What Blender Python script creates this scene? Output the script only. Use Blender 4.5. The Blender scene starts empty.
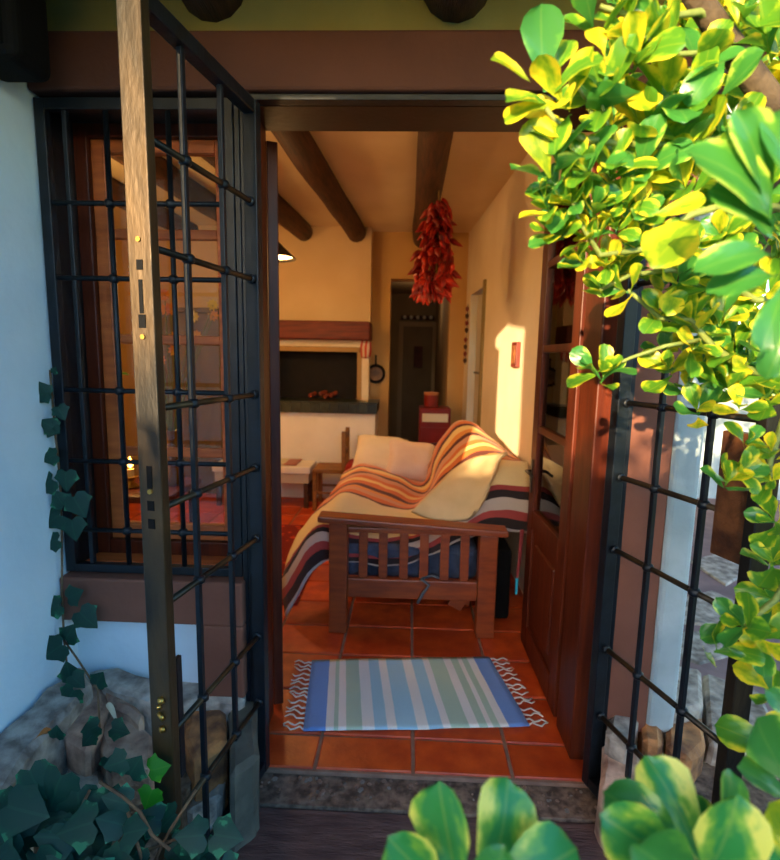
import bpy, bmesh, math, random
from mathutils import Vector, Matrix, noise
random.seed(7)
S = bpy.context.scene
COL = S.collection
rad = math.radians

# ------------------------------------------------------------------ camera, light, exposure
CAMZ, FPX = 1.53, 520.0
CR = (Matrix.Rotation(rad(2.0), 3, 'Z') @ Matrix.Rotation(rad(82.0), 3, 'X') @ Matrix.Rotation(rad(1.1), 3, 'Z'))
cd = bpy.data.cameras.new('camera'); cam = bpy.data.objects.new('camera', cd); COL.objects.link(cam)
cam.matrix_world = Matrix.Translation((0, 0, CAMZ)) @ CR.to_4x4()
cd.sensor_fit = 'HORIZONTAL'; cd.sensor_width = 36; cd.lens = FPX / 780 * 36
cd.clip_start = 0.02
cd.dof.use_dof = True; cd.dof.focus_distance = 1.35; cd.dof.aperture_fstop = 4.0
S.camera = cam

def ray(px, py):
    return CR @ Vector(((px - 390) / FPX, (430 - py) / FPX, -1.0))
def at(px, py, Y):
    d = ray(px, py); return d * (Y / d.y) + Vector((0, 0, CAMZ))
def atz(px, py, Z):
    d = ray(px, py); return d * ((Z - CAMZ) / d.z) + Vector((0, 0, CAMZ))

SUN = Vector((0.42, 1.0, -0.225)).normalized()          # direction the sunlight travels
w = bpy.data.worlds.new('sky'); S.world = w; w.use_nodes = True
nt = w.node_tree; bg = nt.nodes['Background']
sky = nt.nodes.new('ShaderNodeTexSky'); sky.sky_type = 'NISHITA'; sky.sun_disc = False
sky.sun_elevation = rad(20); sky.sun_rotation = math.atan2(-SUN.x, -SUN.y)
hsv = nt.nodes.new('ShaderNodeHueSaturation'); hsv.inputs['Saturation'].default_value = 1.55
nt.links.new(sky.outputs[0], hsv.inputs['Color']); nt.links.new(hsv.outputs[0], bg.inputs[0]); bg.inputs[1].default_value = 0.98
sd = bpy.data.lights.new('sun', 'SUN'); so = bpy.data.objects.new('sun', sd); COL.objects.link(so)
so.rotation_euler = SUN.to_track_quat('-Z', 'Y').to_euler(); sd.energy = 13.0; sd.color = (1.0, 0.74, 0.42); sd.angle = rad(0.6)

def lamp(name, loc, power, color, size):
    l = bpy.data.lights.new(name, 'POINT'); o = bpy.data.objects.new(name, l); COL.objects.link(o)
    o.location = loc; l.energy = power; l.color = color; l.shadow_soft_size = size; return o
WARM = (1.0, 0.56, 0.20)
lamp('pendant_light', (-1.12, 4.3, 2.22), 24, WARM, 0.07)
lamp('room_fill', (-2.3, 3.4, 2.1), 36, WARM, 0.15)  # added fill light, no fixture built for it
lamp('hall_fill', (.1, 7.6, 2.3), 2.2, (1.0, .72, .42), .1)  # dim fill added to lift the dark hallway
lamp('candle_light', (-1.66, 3.0, 0.93), 3, WARM, 0.03)

S.view_settings.view_transform = 'Standard'; S.view_settings.look = 'None'
S.view_settings.exposure = 0.18; S.view_settings.gamma = 1.0; S.view_settings.use_curve_mapping = False

# ------------------------------------------------------------------ materials
def lin(c): return tuple(((v / 255 / 12.92) if v / 255 <= 0.04045 else ((v / 255 + 0.055) / 1.055) ** 2.4) for v in c) + (1.0,)
MATS = {}
def mat(name, c1, c2=None, scale=8.0, rough=0.7, bump=0.15, bscale=40.0, metal=0.0, spec=0.5, stretch=(1, 1, 1), detail=6.0, rnd=0.0, coat=0.0, lo=.35, hi=.65):
    if name in MATS: return MATS[name]
    m = bpy.data.materials.new(name); m.use_nodes = True; n = m.node_tree.nodes; k = m.node_tree.links
    b = n['Principled BSDF']; b.inputs['Roughness'].default_value = rough; b.inputs['Metallic'].default_value = metal
    b.inputs['Specular IOR Level'].default_value = spec; b.inputs['Coat Weight'].default_value = coat; b.inputs['Coat Roughness'].default_value = .35
    tc = n.new('ShaderNodeTexCoord'); mp = n.new('ShaderNodeMapping'); mp.inputs['Scale'].default_value = stretch
    k.new(tc.outputs['Object'], mp.inputs[0])
    nz = n.new('ShaderNodeTexNoise'); nz.inputs['Scale'].default_value = scale; nz.inputs['Detail'].default_value = detail
    k.new(mp.outputs[0], nz.inputs[0])
    rp = n.new('ShaderNodeValToRGB'); rp.color_ramp.elements[0].position = lo; rp.color_ramp.elements[1].position = hi
    rp.color_ramp.elements[0].color = lin(c1); rp.color_ramp.elements[1].color = lin(c2 or c1)
    k.new(nz.outputs[0], rp.inputs[0]); out = rp.outputs[0]
    if rnd:
        oi = n.new('ShaderNodeObjectInfo'); mr = n.new('ShaderNodeMapRange'); mr.inputs[3].default_value = 1 - rnd; mr.inputs[4].default_value = 1 + rnd
        k.new(oi.outputs['Random'], mr.inputs[0]); h = n.new('ShaderNodeHueSaturation'); k.new(mr.outputs[0], h.inputs['Value']); k.new(out, h.inputs['Color']); out = h.outputs[0]
        ad = n.new('ShaderNodeVectorMath'); ad.operation = 'ADD'; k.new(mp.outputs[0], ad.inputs[0]); k.new(oi.outputs['Location'], ad.inputs[1]); k.new(ad.outputs[0], nz.inputs[0])
    k.new(out, b.inputs['Base Color'])
    if bump:
        n2 = n.new('ShaderNodeTexNoise'); n2.inputs['Scale'].default_value = bscale; n2.inputs['Detail'].default_value = 5
        k.new(mp.outputs[0], n2.inputs[0]); bp = n.new('ShaderNodeBump'); bp.inputs['Strength'].default_value = bump; bp.inputs['Distance'].default_value = 0.01
        k.new(n2.outputs[0], bp.inputs['Height']); k.new(bp.outputs[0], b.inputs['Normal'])
    MATS[name] = m; return m
def emis(name, c, s):
    m = bpy.data.materials.new(name); m.use_nodes = True; b = m.node_tree.nodes['Principled BSDF']
    b.inputs['Base Color'].default_value = lin(c); b.inputs['Emission Color'].default_value = lin(c); b.inputs['Emission Strength'].default_value = s
    MATS[name] = m; return m
def glass():
    m = bpy.data.materials.new('window_glass'); m.use_nodes = True; n = m.node_tree.nodes; k = m.node_tree.links
    n.remove(n['Principled BSDF']); t = n.new('ShaderNodeBsdfTransparent'); g = n.new('ShaderNodeBsdfGlossy'); g.inputs['Roughness'].default_value = 0.02
    t.inputs[0].default_value = (.86, .88, .86, 1)
    f = n.new('ShaderNodeFresnel'); f.inputs['IOR'].default_value = 1.5; mx = n.new('ShaderNodeMixShader')
    k.new(f.outputs[0], mx.inputs[0]); k.new(t.outputs[0], mx.inputs[1]); k.new(g.outputs[0], mx.inputs[2]); k.new(mx.outputs[0], n['Material Output'].inputs[0])
    return m
GLASS = glass()
def stripes(name, stops, axis='Y', rough=0.9, bscale=400, wob=0.0, bump=.3):
    """stops: [(position, colour)], constant bands along the UV axis"""
    m = bpy.data.materials.new(name); m.use_nodes = True; n = m.node_tree.nodes; k = m.node_tree.links; b = n['Principled BSDF']
    b.inputs['Roughness'].default_value = rough; b.inputs['Sheen Weight'].default_value = .15
    uv = n.new('ShaderNodeUVMap'); sx = n.new('ShaderNodeSeparateXYZ'); k.new(uv.outputs[0], sx.inputs[0])
    nz = n.new('ShaderNodeTexNoise'); nz.inputs['Scale'].default_value = 6; k.new(uv.outputs[0], nz.inputs[0])
    ma = n.new('ShaderNodeMath'); ma.operation = 'MULTIPLY_ADD'; ma.inputs[1].default_value = wob; k.new(nz.outputs[0], ma.inputs[0]); k.new(sx.outputs[axis], ma.inputs[2])
    rp = n.new('ShaderNodeValToRGB'); rp.color_ramp.interpolation = 'CONSTANT'; e = rp.color_ramp.elements
    while len(e) < len(stops): e.new(0.99)
    for i, (p, c) in enumerate(stops): e[i].position = p
    for i, (p, c) in enumerate(stops): e[i].color = lin(c)
    k.new(ma.outputs[0], rp.inputs[0])
    n3 = n.new('ShaderNodeTexNoise'); n3.inputs['Scale'].default_value = bscale; tc = n.new('ShaderNodeTexCoord'); k.new(tc.outputs['Object'], n3.inputs[0])
    mx = n.new('ShaderNodeMix'); mx.data_type = 'RGBA'; mx.blend_type = 'MULTIPLY'; mx.inputs[0].default_value = .22
    k.new(rp.outputs[0], mx.inputs[6]); k.new(n3.outputs[0], mx.inputs[7]); k.new(mx.outputs[2], b.inputs['Base Color'])
    bp = n.new('ShaderNodeBump'); bp.inputs['Strength'].default_value = bump; bp.inputs['Distance'].default_value = .004
    k.new(n3.outputs[0], bp.inputs['Height']); k.new(bp.outputs[0], b.inputs['Normal'])
    return m
def leafmat(name, green, green2, edge, e0, e1, trans=.45, rough=.35):
    """leaf colours: UV x runs across the blade (0.5 = midrib), y from stalk to tip"""
    m = bpy.data.materials.new(name); m.use_nodes = True; n = m.node_tree.nodes; k = m.node_tree.links; b = n['Principled BSDF']
    uv = n.new('ShaderNodeUVMap'); sx = n.new('ShaderNodeSeparateXYZ'); k.new(uv.outputs[0], sx.inputs[0])
    def M(op, a, bb, c=None):
        q = n.new('ShaderNodeMath'); q.operation = op
        for i, v in enumerate((a, bb, c)):
            if v is None: continue
            if isinstance(v, (int, float)): q.inputs[i].default_value = v
            else: k.new(v, q.inputs[i])
        return q.outputs[0]
    oi = n.new('ShaderNodeObjectInfo')
    ax = M('MULTIPLY', M('ABSOLUTE', M('SUBTRACT', sx.outputs[0], .5), 0), 2.0)
    off = n.new('ShaderNodeVectorMath'); off.operation = 'ADD'; k.new(uv.outputs[0], off.inputs[0])
    cb = n.new('ShaderNodeCombineXYZ'); k.new(M('MULTIPLY', oi.outputs['Random'], 37), cb.inputs[0]); k.new(cb.outputs[0], off.inputs[1])
    nz = n.new('ShaderNodeTexNoise'); nz.inputs['Scale'].default_value = 3.0; nz.inputs['Detail'].default_value = 3; k.new(off.outputs[0], nz.inputs[0])
    v = M('ADD', M('ADD', ax, M('MULTIPLY', M('SUBTRACT', nz.outputs[0], .5), 2.0)), M('MULTIPLY', M('SUBTRACT', oi.outputs['Random'], .5), .35))
    rp = n.new('ShaderNodeValToRGB'); e = rp.color_ramp.elements
    e[0].position = e0; e[0].color = lin(green); e[1].position = e1; e[1].color = lin(edge)
    q = e.new((e0 + e1) / 2); q.color = lin(green2); k.new(v, rp.inputs[0])
    mid = M('LESS_THAN', ax, .05); mx = n.new('ShaderNodeMix'); mx.data_type = 'RGBA'; k.new(M('MULTIPLY', mid, .10), mx.inputs[0])
    k.new(rp.outputs[0], mx.inputs[6]); mx.inputs[7].default_value = lin(edge); c = mx.outputs[2]
    k.new(c, b.inputs['Base Color']); b.inputs['Roughness'].default_value = rough
    tr = n.new('ShaderNodeBsdfTranslucent'); k.new(c, tr.inputs[0]); ms = n.new('ShaderNodeMixShader'); ms.inputs[0].default_value = trans
    vn = n.new('ShaderNodeTexWave'); vn.inputs['Scale'].default_value = 2.2; vn.inputs['Distortion'].default_value = 1; k.new(uv.outputs[0], vn.inputs[0]); vn.bands_direction = 'DIAGONAL'
    bp = n.new('ShaderNodeBump'); bp.inputs['Strength'].default_value = .12; bp.inputs['Distance'].default_value = .002; k.new(vn.outputs[0], bp.inputs['Height']); k.new(bp.outputs[0], b.inputs['Normal'])
    k.new(b.outputs[0], ms.inputs[1]); k.new(tr.outputs[0], ms.inputs[2]); k.new(ms.outputs[0], n['Material Output'].inputs[0])
    return m

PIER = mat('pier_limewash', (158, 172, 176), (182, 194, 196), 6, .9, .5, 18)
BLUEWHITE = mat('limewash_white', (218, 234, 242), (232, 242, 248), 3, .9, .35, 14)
WHITE_IN = mat('plaster_cream', (226, 205, 172), (236, 218, 188), 2, .9, .25, 12)
CEIL = mat('ceiling_plaster', (216, 192, 150), (226, 204, 164), 2, .9, .2, 10)
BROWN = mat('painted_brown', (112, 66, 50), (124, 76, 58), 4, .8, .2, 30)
IRON = mat('black_iron', (11, 15, 20), (20, 27, 35), 14, .45, .15, 40, metal=.1, spec=.4)
IRONW = mat('worn_sunlit_iron', (30, 26, 20), (84, 64, 38), 7, .42, .22, 40, metal=.4, lo=.42, hi=.68, stretch=(1, 1, .35))  # wear, with sunlit gold put into the lighter tone
WOOD = mat('red_brown_wood', (72, 24, 10), (98, 38, 14), 7, .42, .12, 50, stretch=(6, 6, .5), spec=.3)
WOODO = mat('orange_wood', (172, 80, 32), (200, 102, 44), 6, .5, .12, 50, stretch=(1, 6, 6))
WOODD = mat('dark_log_wood', (52, 28, 16), (86, 50, 28), 9, .7, .5, 40, stretch=(5, .5, 5))
FUTON = mat('futon_wood', (122, 48, 14), (154, 70, 22), 6, .4, .12, 50, stretch=(1, 5, 5), coat=.2)
TILE = mat('terracotta', (172, 54, 18), (206, 80, 28), 9, .42, .25, 30, rnd=.16, coat=.1)
GROUT = mat('grout', (132, 98, 80), (150, 116, 96), 20, .9, .3, 80)
STONE = mat('grey_stone', (122, 108, 98), (200, 184, 168), 16, .9, 1.0, 34, rnd=.12)
STONEP = mat('pink_stone', (136, 102, 86), (206, 168, 142), 14, .9, 1.0, 30, rnd=.1)
STONEO = mat('orange_stone', (116, 76, 52), (196, 130, 76), 16, .9, 1.0, 30, rnd=.1)
SLATE = mat('dark_slab', (74, 50, 46), (104, 76, 68), 8, .8, .6, 30, stretch=(1, 5, 5))
GRAVEL = mat('gravel_mortar', (76, 58, 46), (140, 114, 94), 30, .95, .8, 70)
SOIL = mat('dark_soil', (34, 26, 22), (62, 48, 38), 12, 1, .8, 30)
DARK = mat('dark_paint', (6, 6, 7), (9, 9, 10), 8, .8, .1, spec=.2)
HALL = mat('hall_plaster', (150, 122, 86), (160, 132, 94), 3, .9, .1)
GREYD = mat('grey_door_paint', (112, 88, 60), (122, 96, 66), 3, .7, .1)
RED = mat('red_enamel', (112, 12, 8), (130, 18, 10), 6, .35, .05)
PAPER = mat('pale_label', (226, 214, 190), None, 6, .7, 0)
STEEL = mat('dark_steel', (60, 60, 60), (84, 84, 84), 12, .35, .1, metal=.8)
BRASS = mat('old_brass', (150, 112, 50), (190, 150, 76), 12, .35, .1, metal=.9)
RUST = mat('rusty_plate', (66, 36, 22), (120, 74, 40), 14, .55, .5, 60, metal=.4)
CREAM = mat('cream_cotton', (226, 204, 164), (236, 216, 178), 6, .95, .3, 180)
CREAMP = mat('pink_cream_cotton', (224, 190, 162), (234, 206, 178), 6, .95, .3, 180)
PAVE = mat('purple_paving', (128, 100, 98), (156, 124, 118), 5, .9, .4, 30)
CHILI = mat('dried_chili', (130, 8, 8), (200, 44, 16), 20, .4, .3, 40, rnd=.4)
STALK = mat('chili_stalk', (120, 96, 44), (150, 120, 60), 20, .8, .1)
BARK = mat('twig_bark', (56, 44, 30), (86, 70, 48), 30, .9, .5, 90)
TWIG = mat('green_twig', (98, 112, 44), (120, 132, 60), 30, .7, .3, 90)
VINE = mat('vine_stem', (96, 70, 48), (120, 92, 64), 30, .9, .3, 90)
TILED = mat('dark_green_tile', (28, 34, 28), (52, 58, 44), 20, .3, .1, rnd=.3)
BLACKIN = mat('oven_soot', (14, 10, 8), (26, 18, 14), 8, .9, .2)
SHADE = mat('shade_enamel', (46, 40, 34), (56, 50, 42), 5, .5, .05)
SHADEIN = emis('lit_shade_inside', (255, 214, 150), 6.0)
BULB = emis('lit_bulb', (255, 226, 170), 14.0)
FLAME = emis('candle_flame', (255, 170, 70), 25.0)
LEAF_V = leafmat('variegated_leaf', (84, 140, 36), (146, 178, 40), (232, 214, 52), .45, 1.0)
LEAF_Y = leafmat('yellow_leaf', (128, 164, 34), (190, 196, 36), (240, 214, 44), .05, .7, .5)
LEAF_G = leafmat('green_leaf', (64, 130, 52), (96, 156, 52), (176, 200, 80), .6, 1.15, .4, .28)
LEAF_F = leafmat('foreground_leaf', (58, 142, 66), (128, 178, 60), (238, 228, 96), .28, .85, .4, .3)
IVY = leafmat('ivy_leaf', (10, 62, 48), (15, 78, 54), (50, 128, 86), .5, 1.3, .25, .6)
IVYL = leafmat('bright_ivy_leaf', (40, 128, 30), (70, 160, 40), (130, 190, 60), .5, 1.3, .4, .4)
HEDGE = leafmat('hedge_leaf', (30, 70, 26), (52, 96, 34), (90, 130, 50), .5, 1.3, .35, .6)

# ------------------------------------------------------------------ mesh helpers
class MB:
    def __init__(s): s.v = []; s.f = []; s.uv = None
    def box(s, lo, hi):
        x0, y0, z0 = lo; x1, y1, z1 = hi; b = len(s.v)
        s.v += [(x, y, z) for z in (z0, z1) for x, y in ((x0, y0), (x1, y0), (x1, y1), (x0, y1))]
        s.f += [tuple(b + i for i in q) for q in ((3, 2, 1, 0), (4, 5, 6, 7), (0, 1, 5, 4), (1, 2, 6, 5), (2, 3, 7, 6), (3, 0, 4, 7))]; return s
    def bar(s, a, b, wx, wz, side=None):
        """square bar from a to b; wx width along side, wz the other"""
        a, b = Vector(a), Vector(b); d = (b - a).normalized()
        u = Vector(side).normalized() if side else (Vector((1, 0, 0)) if abs(d.z) > .9 else Vector((0, 0, 1)))
        u = (u - d * u.dot(d)).normalized(); q = d.cross(u); k = len(s.v)
        for p in (a, b):
            for i, j in ((-1, -1), (1, -1), (1, 1), (-1, 1)): s.v.append(tuple(p + u * i * wx / 2 + q * j * wz / 2))
        s.f += [tuple(k + i for i in t) for t in ((3, 2, 1, 0), (4, 5, 6, 7), (0, 1, 5, 4), (1, 2, 6, 5), (2, 3, 7, 6), (3, 0, 4, 7))]; return s
    def tube(s, pts, r, n=8, caps=True):
        pts = [Vector(p) for p in pts]; rs = r if isinstance(r, (list, tuple)) else [r] * len(pts); k = len(s.v); u = None
        for i, p in enumerate(pts):
            d = (pts[min(i + 1, len(pts) - 1)] - pts[max(i - 1, 0)]).normalized()
            if u is None: u = d.orthogonal().normalized()
            u = (u - d * u.dot(d)).normalized(); q = d.cross(u)
            for j in range(n):
                a = j * math.tau / n; s.v.append(tuple(p + (u * math.cos(a) + q * math.sin(a)) * rs[i]))
        for i in range(len(pts) - 1):
            for j in range(n): s.f.append((k + i * n + j, k + i * n + (j + 1) % n, k + (i + 1) * n + (j + 1) % n, k + (i + 1) * n + j))
        if caps: s.f.append(tuple(k + j for j in reversed(range(n)))); s.f.append(tuple(k + (len(pts) - 1) * n + j for j in range(n)))
        return s
    def lathe(s, prof, c=(0, 0, 0), n=20):
        k = len(s.v)
        for r, z in prof:
            for j in range(n): a = j * math.tau / n; s.v.append((c[0] + r * math.cos(a), c[1] + r * math.sin(a), c[2] + z))
        for i in range(len(prof) - 1):
            for j in range(n): s.f.append((k + i * n + j, k + i * n + (j + 1) % n, k + (i + 1) * n + (j + 1) % n, k + (i + 1) * n + j))
        return s
    def prism(s, pts, h):
        """pts: outline of 3D top points, extruded down by h"""
        k = len(s.v); n = len(pts); c = sum((Vector(p) for p in pts), Vector()) / n
        s.v += [tuple(p) for p in pts]; s.v += [tuple(Vector(p) + (Vector(p) - c) * .06 - Vector((0, 0, h))) for p in pts]
        s.f.append(tuple(k + i for i in range(n))); s.f.append(tuple(k + n + i for i in reversed(range(n))))
        for i in range(n): s.f.append((k + i, k + n + i, k + n + (i + 1) % n, k + (i + 1) % n))
        return s
    def mesh(s, name, m, smooth=False):
        me = bpy.data.meshes.new(name); me.from_pydata(s.v, [], s.f); me.update()
        if s.uv:
            l = me.uv_layers.new(name='UVMap')
            for lp in me.loops: l.data[lp.index].uv = s.uv[lp.vertex_index]
        me.materials.append(m)
        if smooth: me.polygons.foreach_set('use_smooth', [True] * len(me.polygons))
        return me
    def build(s, name, m, parent=None, smooth=False, bevel=0, seg=2):
        o = bpy.data.objects.new(name, s.mesh(name, m, smooth)); COL.objects.link(o)
        fix_normals(o.data)
        if parent: o.parent = parent
        if bevel:
            b = o.modifiers.new('bevel', 'BEVEL'); b.width = bevel; b.segments = seg; b.limit_method = 'ANGLE'
        return o
def fix_normals(me):
    bm = bmesh.new(); bm.from_mesh(me); bmesh.ops.recalc_face_normals(bm, faces=bm.faces[:]); bm.to_mesh(me); bm.free()
def tag(o, label, cat, group=None, kind=None):
    o['label'] = label; o['category'] = cat
    if group: o['group'] = group
    if kind: o['kind'] = kind
    return o
def empty(name, label, cat, loc=(0, 0, 0), group=None):
    """the root of a thing; its parts are built in world space and shifted under it"""
    o = bpy.data.objects.new(name, None); COL.objects.link(o); o['_loc'] = list(loc); return tag(o, label, cat, group)
def struct(o, label=None):
    o['kind'] = 'structure'
    if label: o['label'] = label
    return o
def sempty(name):
    o = bpy.data.objects.new(name, None); COL.objects.link(o); return struct(o)
def lab(o, t): o['label'] = t; return o
def collar(p, axis, r=.013, w=.02, rough=True):
    """a knotted iron collar round a crossing"""
    a = Vector(axis).normalized(); p = Vector(p)
    return MB().tube([p - a * w / 2, p - a * w / 4, p + a * w / 4, p + a * w / 2], [r * .75, r * 1.1, r * 1.1, r * .75], 8)

def grid_patch(ctrl, nu=5, nv=5, wr=0.0, wscale=9, seed=0):
    """Catmull-Rom surface through a grid of points (rows along v, columns along u)"""
    R, C = len(ctrl), len(ctrl[0])
    def cr(p0, p1, p2, p3, t): return .5 * ((2 * p1) + (-p0 + p2) * t + (2 * p0 - 5 * p1 + 4 * p2 - p3) * t * t + (-p0 + 3 * p1 - 3 * p2 + p3) * t ** 3)
    def ext(l): return [l[0] * 2 - l[1]] + list(l) + [l[-1] * 2 - l[-2]]
    rows = []
    for r in ctrl:
        e = ext([Vector(p) for p in r]); o = []
        for i in range(C - 1):
            for j in range(nu): o.append(cr(e[i], e[i + 1], e[i + 2], e[i + 3], j / nu))
        o.append(Vector(r[-1])); rows.append(o)
    n = len(rows[0]); full = [[] for _ in range((R - 1) * nv + 1)]
    for c in range(n):
        e = ext([rows[r][c] for r in range(R)])
        for i in range(R - 1):
            for j in range(nv): full[i * nv + j].append(cr(e[i], e[i + 1], e[i + 2], e[i + 3], j / nv))
        full[-1].append(rows[-1][c])
    m = MB(); m.uv = []
    for i, row in enumerate(full):
        for j, p in enumerate(row):
            d = noise.noise_vector(p * wscale + Vector((seed, 0, 0))) * wr
            m.v.append(tuple(p + d)); m.uv.append((j / (n - 1), i / (len(full) - 1)))
    for i in range(len(full) - 1):
        for j in range(n - 1): a = i * n + j; m.f.append((a, a + 1, a + n + 1, a + n))
    return m
def cloth(name, m, material, parent=None, thick=.012):
    o = m.build(name, material, parent, smooth=True); s = o.modifiers.new('solid', 'SOLIDIFY'); s.thickness = thick; s.offset = 0
    return o

# ------------------------------------------------------------------ the room shell
def RWX(y): return .87 - .0617 * (y - 1.95)          # inner face of the right wall, slightly out of square
YF0, YF1 = 1.78, 2.04                                 # outer and inner face of the front wall
wf = sempty('wall_front')
f = MB()
f.box((-3.6, YF0, -.3), (-1.22, YF1, 3.1)); f.box((-1.22, YF0, -.3), (-.60, YF1, .735)); f.box((-.60, YF0, -.3), (-.578, YF1, 2.337))
f.box((-1.22, YF0, 2.337), (-.578, YF1, 3.1)); f.box((-.578, YF0, 2.40), (1.02, YF1, 3.1)); f.box((.71, YF0, -.3), (1.0, YF1, 2.40))
f.build('plaster', BLUEWHITE, wf)
t = MB(); t.box((-1.22, 1.70, .575), (-.565, YF0 + .14, .737)); t.box((-.715, 1.70, .30), (-.565, YF0, .575))
struct(t.build('trim_1', BROWN, bevel=.008), 'brown painted sill band under the left window')
t = MB().box((-1.22, 1.715, 2.337), (2.6, YF0, 2.508)); struct(t.build('trim_2', mat('shaded_brown', (64, 30, 20), (74, 38, 26), 4, .8, .2, 30), bevel=.01), 'brown painted lintel band above window and door')  # darker than the other brown trim: eave shade put into the colour
t = MB().box((.72, 1.745, .2), (.885, YF0, 2.337)); struct(t.build('trim_3', BROWN, bevel=.006), 'brown painted strip right of the doorway')
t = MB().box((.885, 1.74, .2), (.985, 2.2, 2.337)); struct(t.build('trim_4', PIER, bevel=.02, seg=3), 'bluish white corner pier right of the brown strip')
struct(MB().box((-1.6, -.17, -.3), (-1.222, 1.78, 3.1)).build('wall_left', BLUEWHITE))
struct(MB().box((-1.22, 1.765, 2.508), (2.6, YF0, 2.77)).build('trim_9', mat('olive_band', (104, 102, 52), (120, 116, 62), 3, .9, .3, 14)), 'olive coloured wall band above the lintel')  # one even olive tone, apart from the white plaster
# interior
m = MB(); a, b = RWX(1.9), RWX(6.2)
def wallseg(m, y0, y1, z0, z1, th=.25):
    k = len(m.v); m.v += [(RWX(y0), y0, z0), (RWX(y1), y1, z0), (RWX(y1) + th, y1, z0), (RWX(y0) + th, y0, z0), (RWX(y0), y0, z1), (RWX(y1), y1, z1), (RWX(y1) + th, y1, z1), (RWX(y0) + th, y0, z1)]
    m.f += [tuple(k + i for i in q) for q in ((3, 2, 1, 0), (4, 5, 6, 7), (0, 1, 5, 4), (1, 2, 6, 5), (2, 3, 7, 6), (3, 0, 4, 7))]
wallseg(m, YF1, 4.95, -.1, 3.1); wallseg(m, 5.72, 6.25, -.1, 3.1); wallseg(m, 4.95, 5.72, 2.2, 3.1)
struct(m.build('wall_right', WHITE_IN))
m = MB(); m.box((-3.7, 6.0, -.1), (-.235, 6.25, 3.1)); m.box((-.235, 6.0, 2.40), (.44, 6.25, 3.1)); m.box((.44, 6.0, -.1), (.9, 6.25, 3.1))
struct(m.build('wall_back', mat('ochre_plaster', (196, 152, 88), (206, 162, 98), 2, .9, .15)))
struct(MB().box((-3.6, YF1, -.1), (-3.4, 6.0, 3.1)).build('wall_west', WHITE_IN))
struct(MB().box((-3.7, YF1, 2.9), (1.2, 6.0, 3.05)).build('ceiling', CEIL))
# hallway behind the opening
m = MB(); m.box((-.75, 6.25, -.1), (-.5, 9.3, 2.9)); m.box((.44, 6.25, -.1), (.64, 9.3, 2.9)); m.box((-.75, 9.1, -.1), (.64, 9.3, 2.9)); m.box((-.75, 6.25, 2.6), (.64, 9.3, 2.8))
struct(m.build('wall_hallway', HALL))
# chimney breast / oven block on the back wall
m = MB(); m.box((-2.4, 5.78, 1.88), (-.44, 6.0, 2.9)); struct(m.build('trim_5', mat('breast_plaster', (210, 178, 132), (218, 188, 142), 2, .9, .1)), 'plastered chimney hood above the oven')
oven = empty('wall_oven', 'built in brick oven with dark mouth, white base and dark tiled ledge on back wall', 'oven', (-1.0, 5.7, 0))
m = MB(); m.box((-1.62, 5.45, 0), (-.35, 5.99, .93)); m.build('base', mat('white_base', (238, 228, 208), (246, 238, 220), 3, .9, .2), oven)
m = MB(); m.box((-1.62, 5.75, 1.045), (-1.50, 5.99, 1.70)); m.box((-.53, 5.75, 1.045), (-.45, 5.99, 1.70)); m.box((-1.50, 5.75, 1.63), (-.53, 5.99, 1.70)); m.build('surround', CREAM, oven)
m = MB(); m.box((-1.49, 5.95, 1.045), (-.53, 5.985, 1.63)); lab(m.build('mouth', BLACKIN, oven), 'sooty black oven mouth')
m = MB(); m.bar((-1.49, 5.76, 1.6), (-.53, 5.76, 1.6), .05, .03); m.bar((-1.47, 5.76, 1.05), (-1.47, 5.76, 1.6), .05, .03); m.bar((-.55, 5.76, 1.05), (-.55, 5.76, 1.6), .05, .03); m.build('frame', mat('ochre_frame', (170, 130, 66), None, 4, .6, 0), oven)
k = 0
tl = MB().box((-.048, -.02, -.048), (.048, .012, .048)).mesh('edge_tile', TILED)
tt = MB().box((-.048, -.24, -.008), (.048, .24, .008)).mesh('ledge_tile', TILED)
MB().box((-1.63, 5.43, .93), (-.34, 5.99, 1.035)).build('ledge', mat('ledge_mortar', (60, 56, 44), None, 10, .9, .1), oven)
for i in range(13):
    o = bpy.data.objects.new('tile', tl); COL.objects.link(o); o.parent = oven; o.location = (-1.58 + i * .1, 5.42, .985)
    o = bpy.data.objects.new('tile', tt); COL.objects.link(o); o.parent = oven; o.location = (-1.58 + i * .1, 5.69, 1.04)
em = [((-1.12), 1.09), (-1.0, 1.11), (-.95, 1.08), (-.88, 1.10)]
fw = empty('firewood_stack', 'few reddish logs lying inside the dark oven mouth', 'firewood', (-1, 5.88, 1.05))
for i, (x, z) in enumerate(em): MB().tube([(x, 5.84, z - .01), (x + .05, 5.93, z + .01)], .025, 7).build('log', mat('ember_wood', (150, 60, 30), (90, 40, 24), 20, .9, .3), fw)
m = MB(); m.box((-1.75, 5.62, 1.70), (-.43, 5.99, 1.90)); tag(m.build('mantel_beam', mat('dark_red_beam', (84, 26, 14), (116, 42, 22), 8, .6, .4, 30, stretch=(.6, 5, 5)), bevel=.02), 'thick dark red timber mantel beam above the oven', 'beam')

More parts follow.
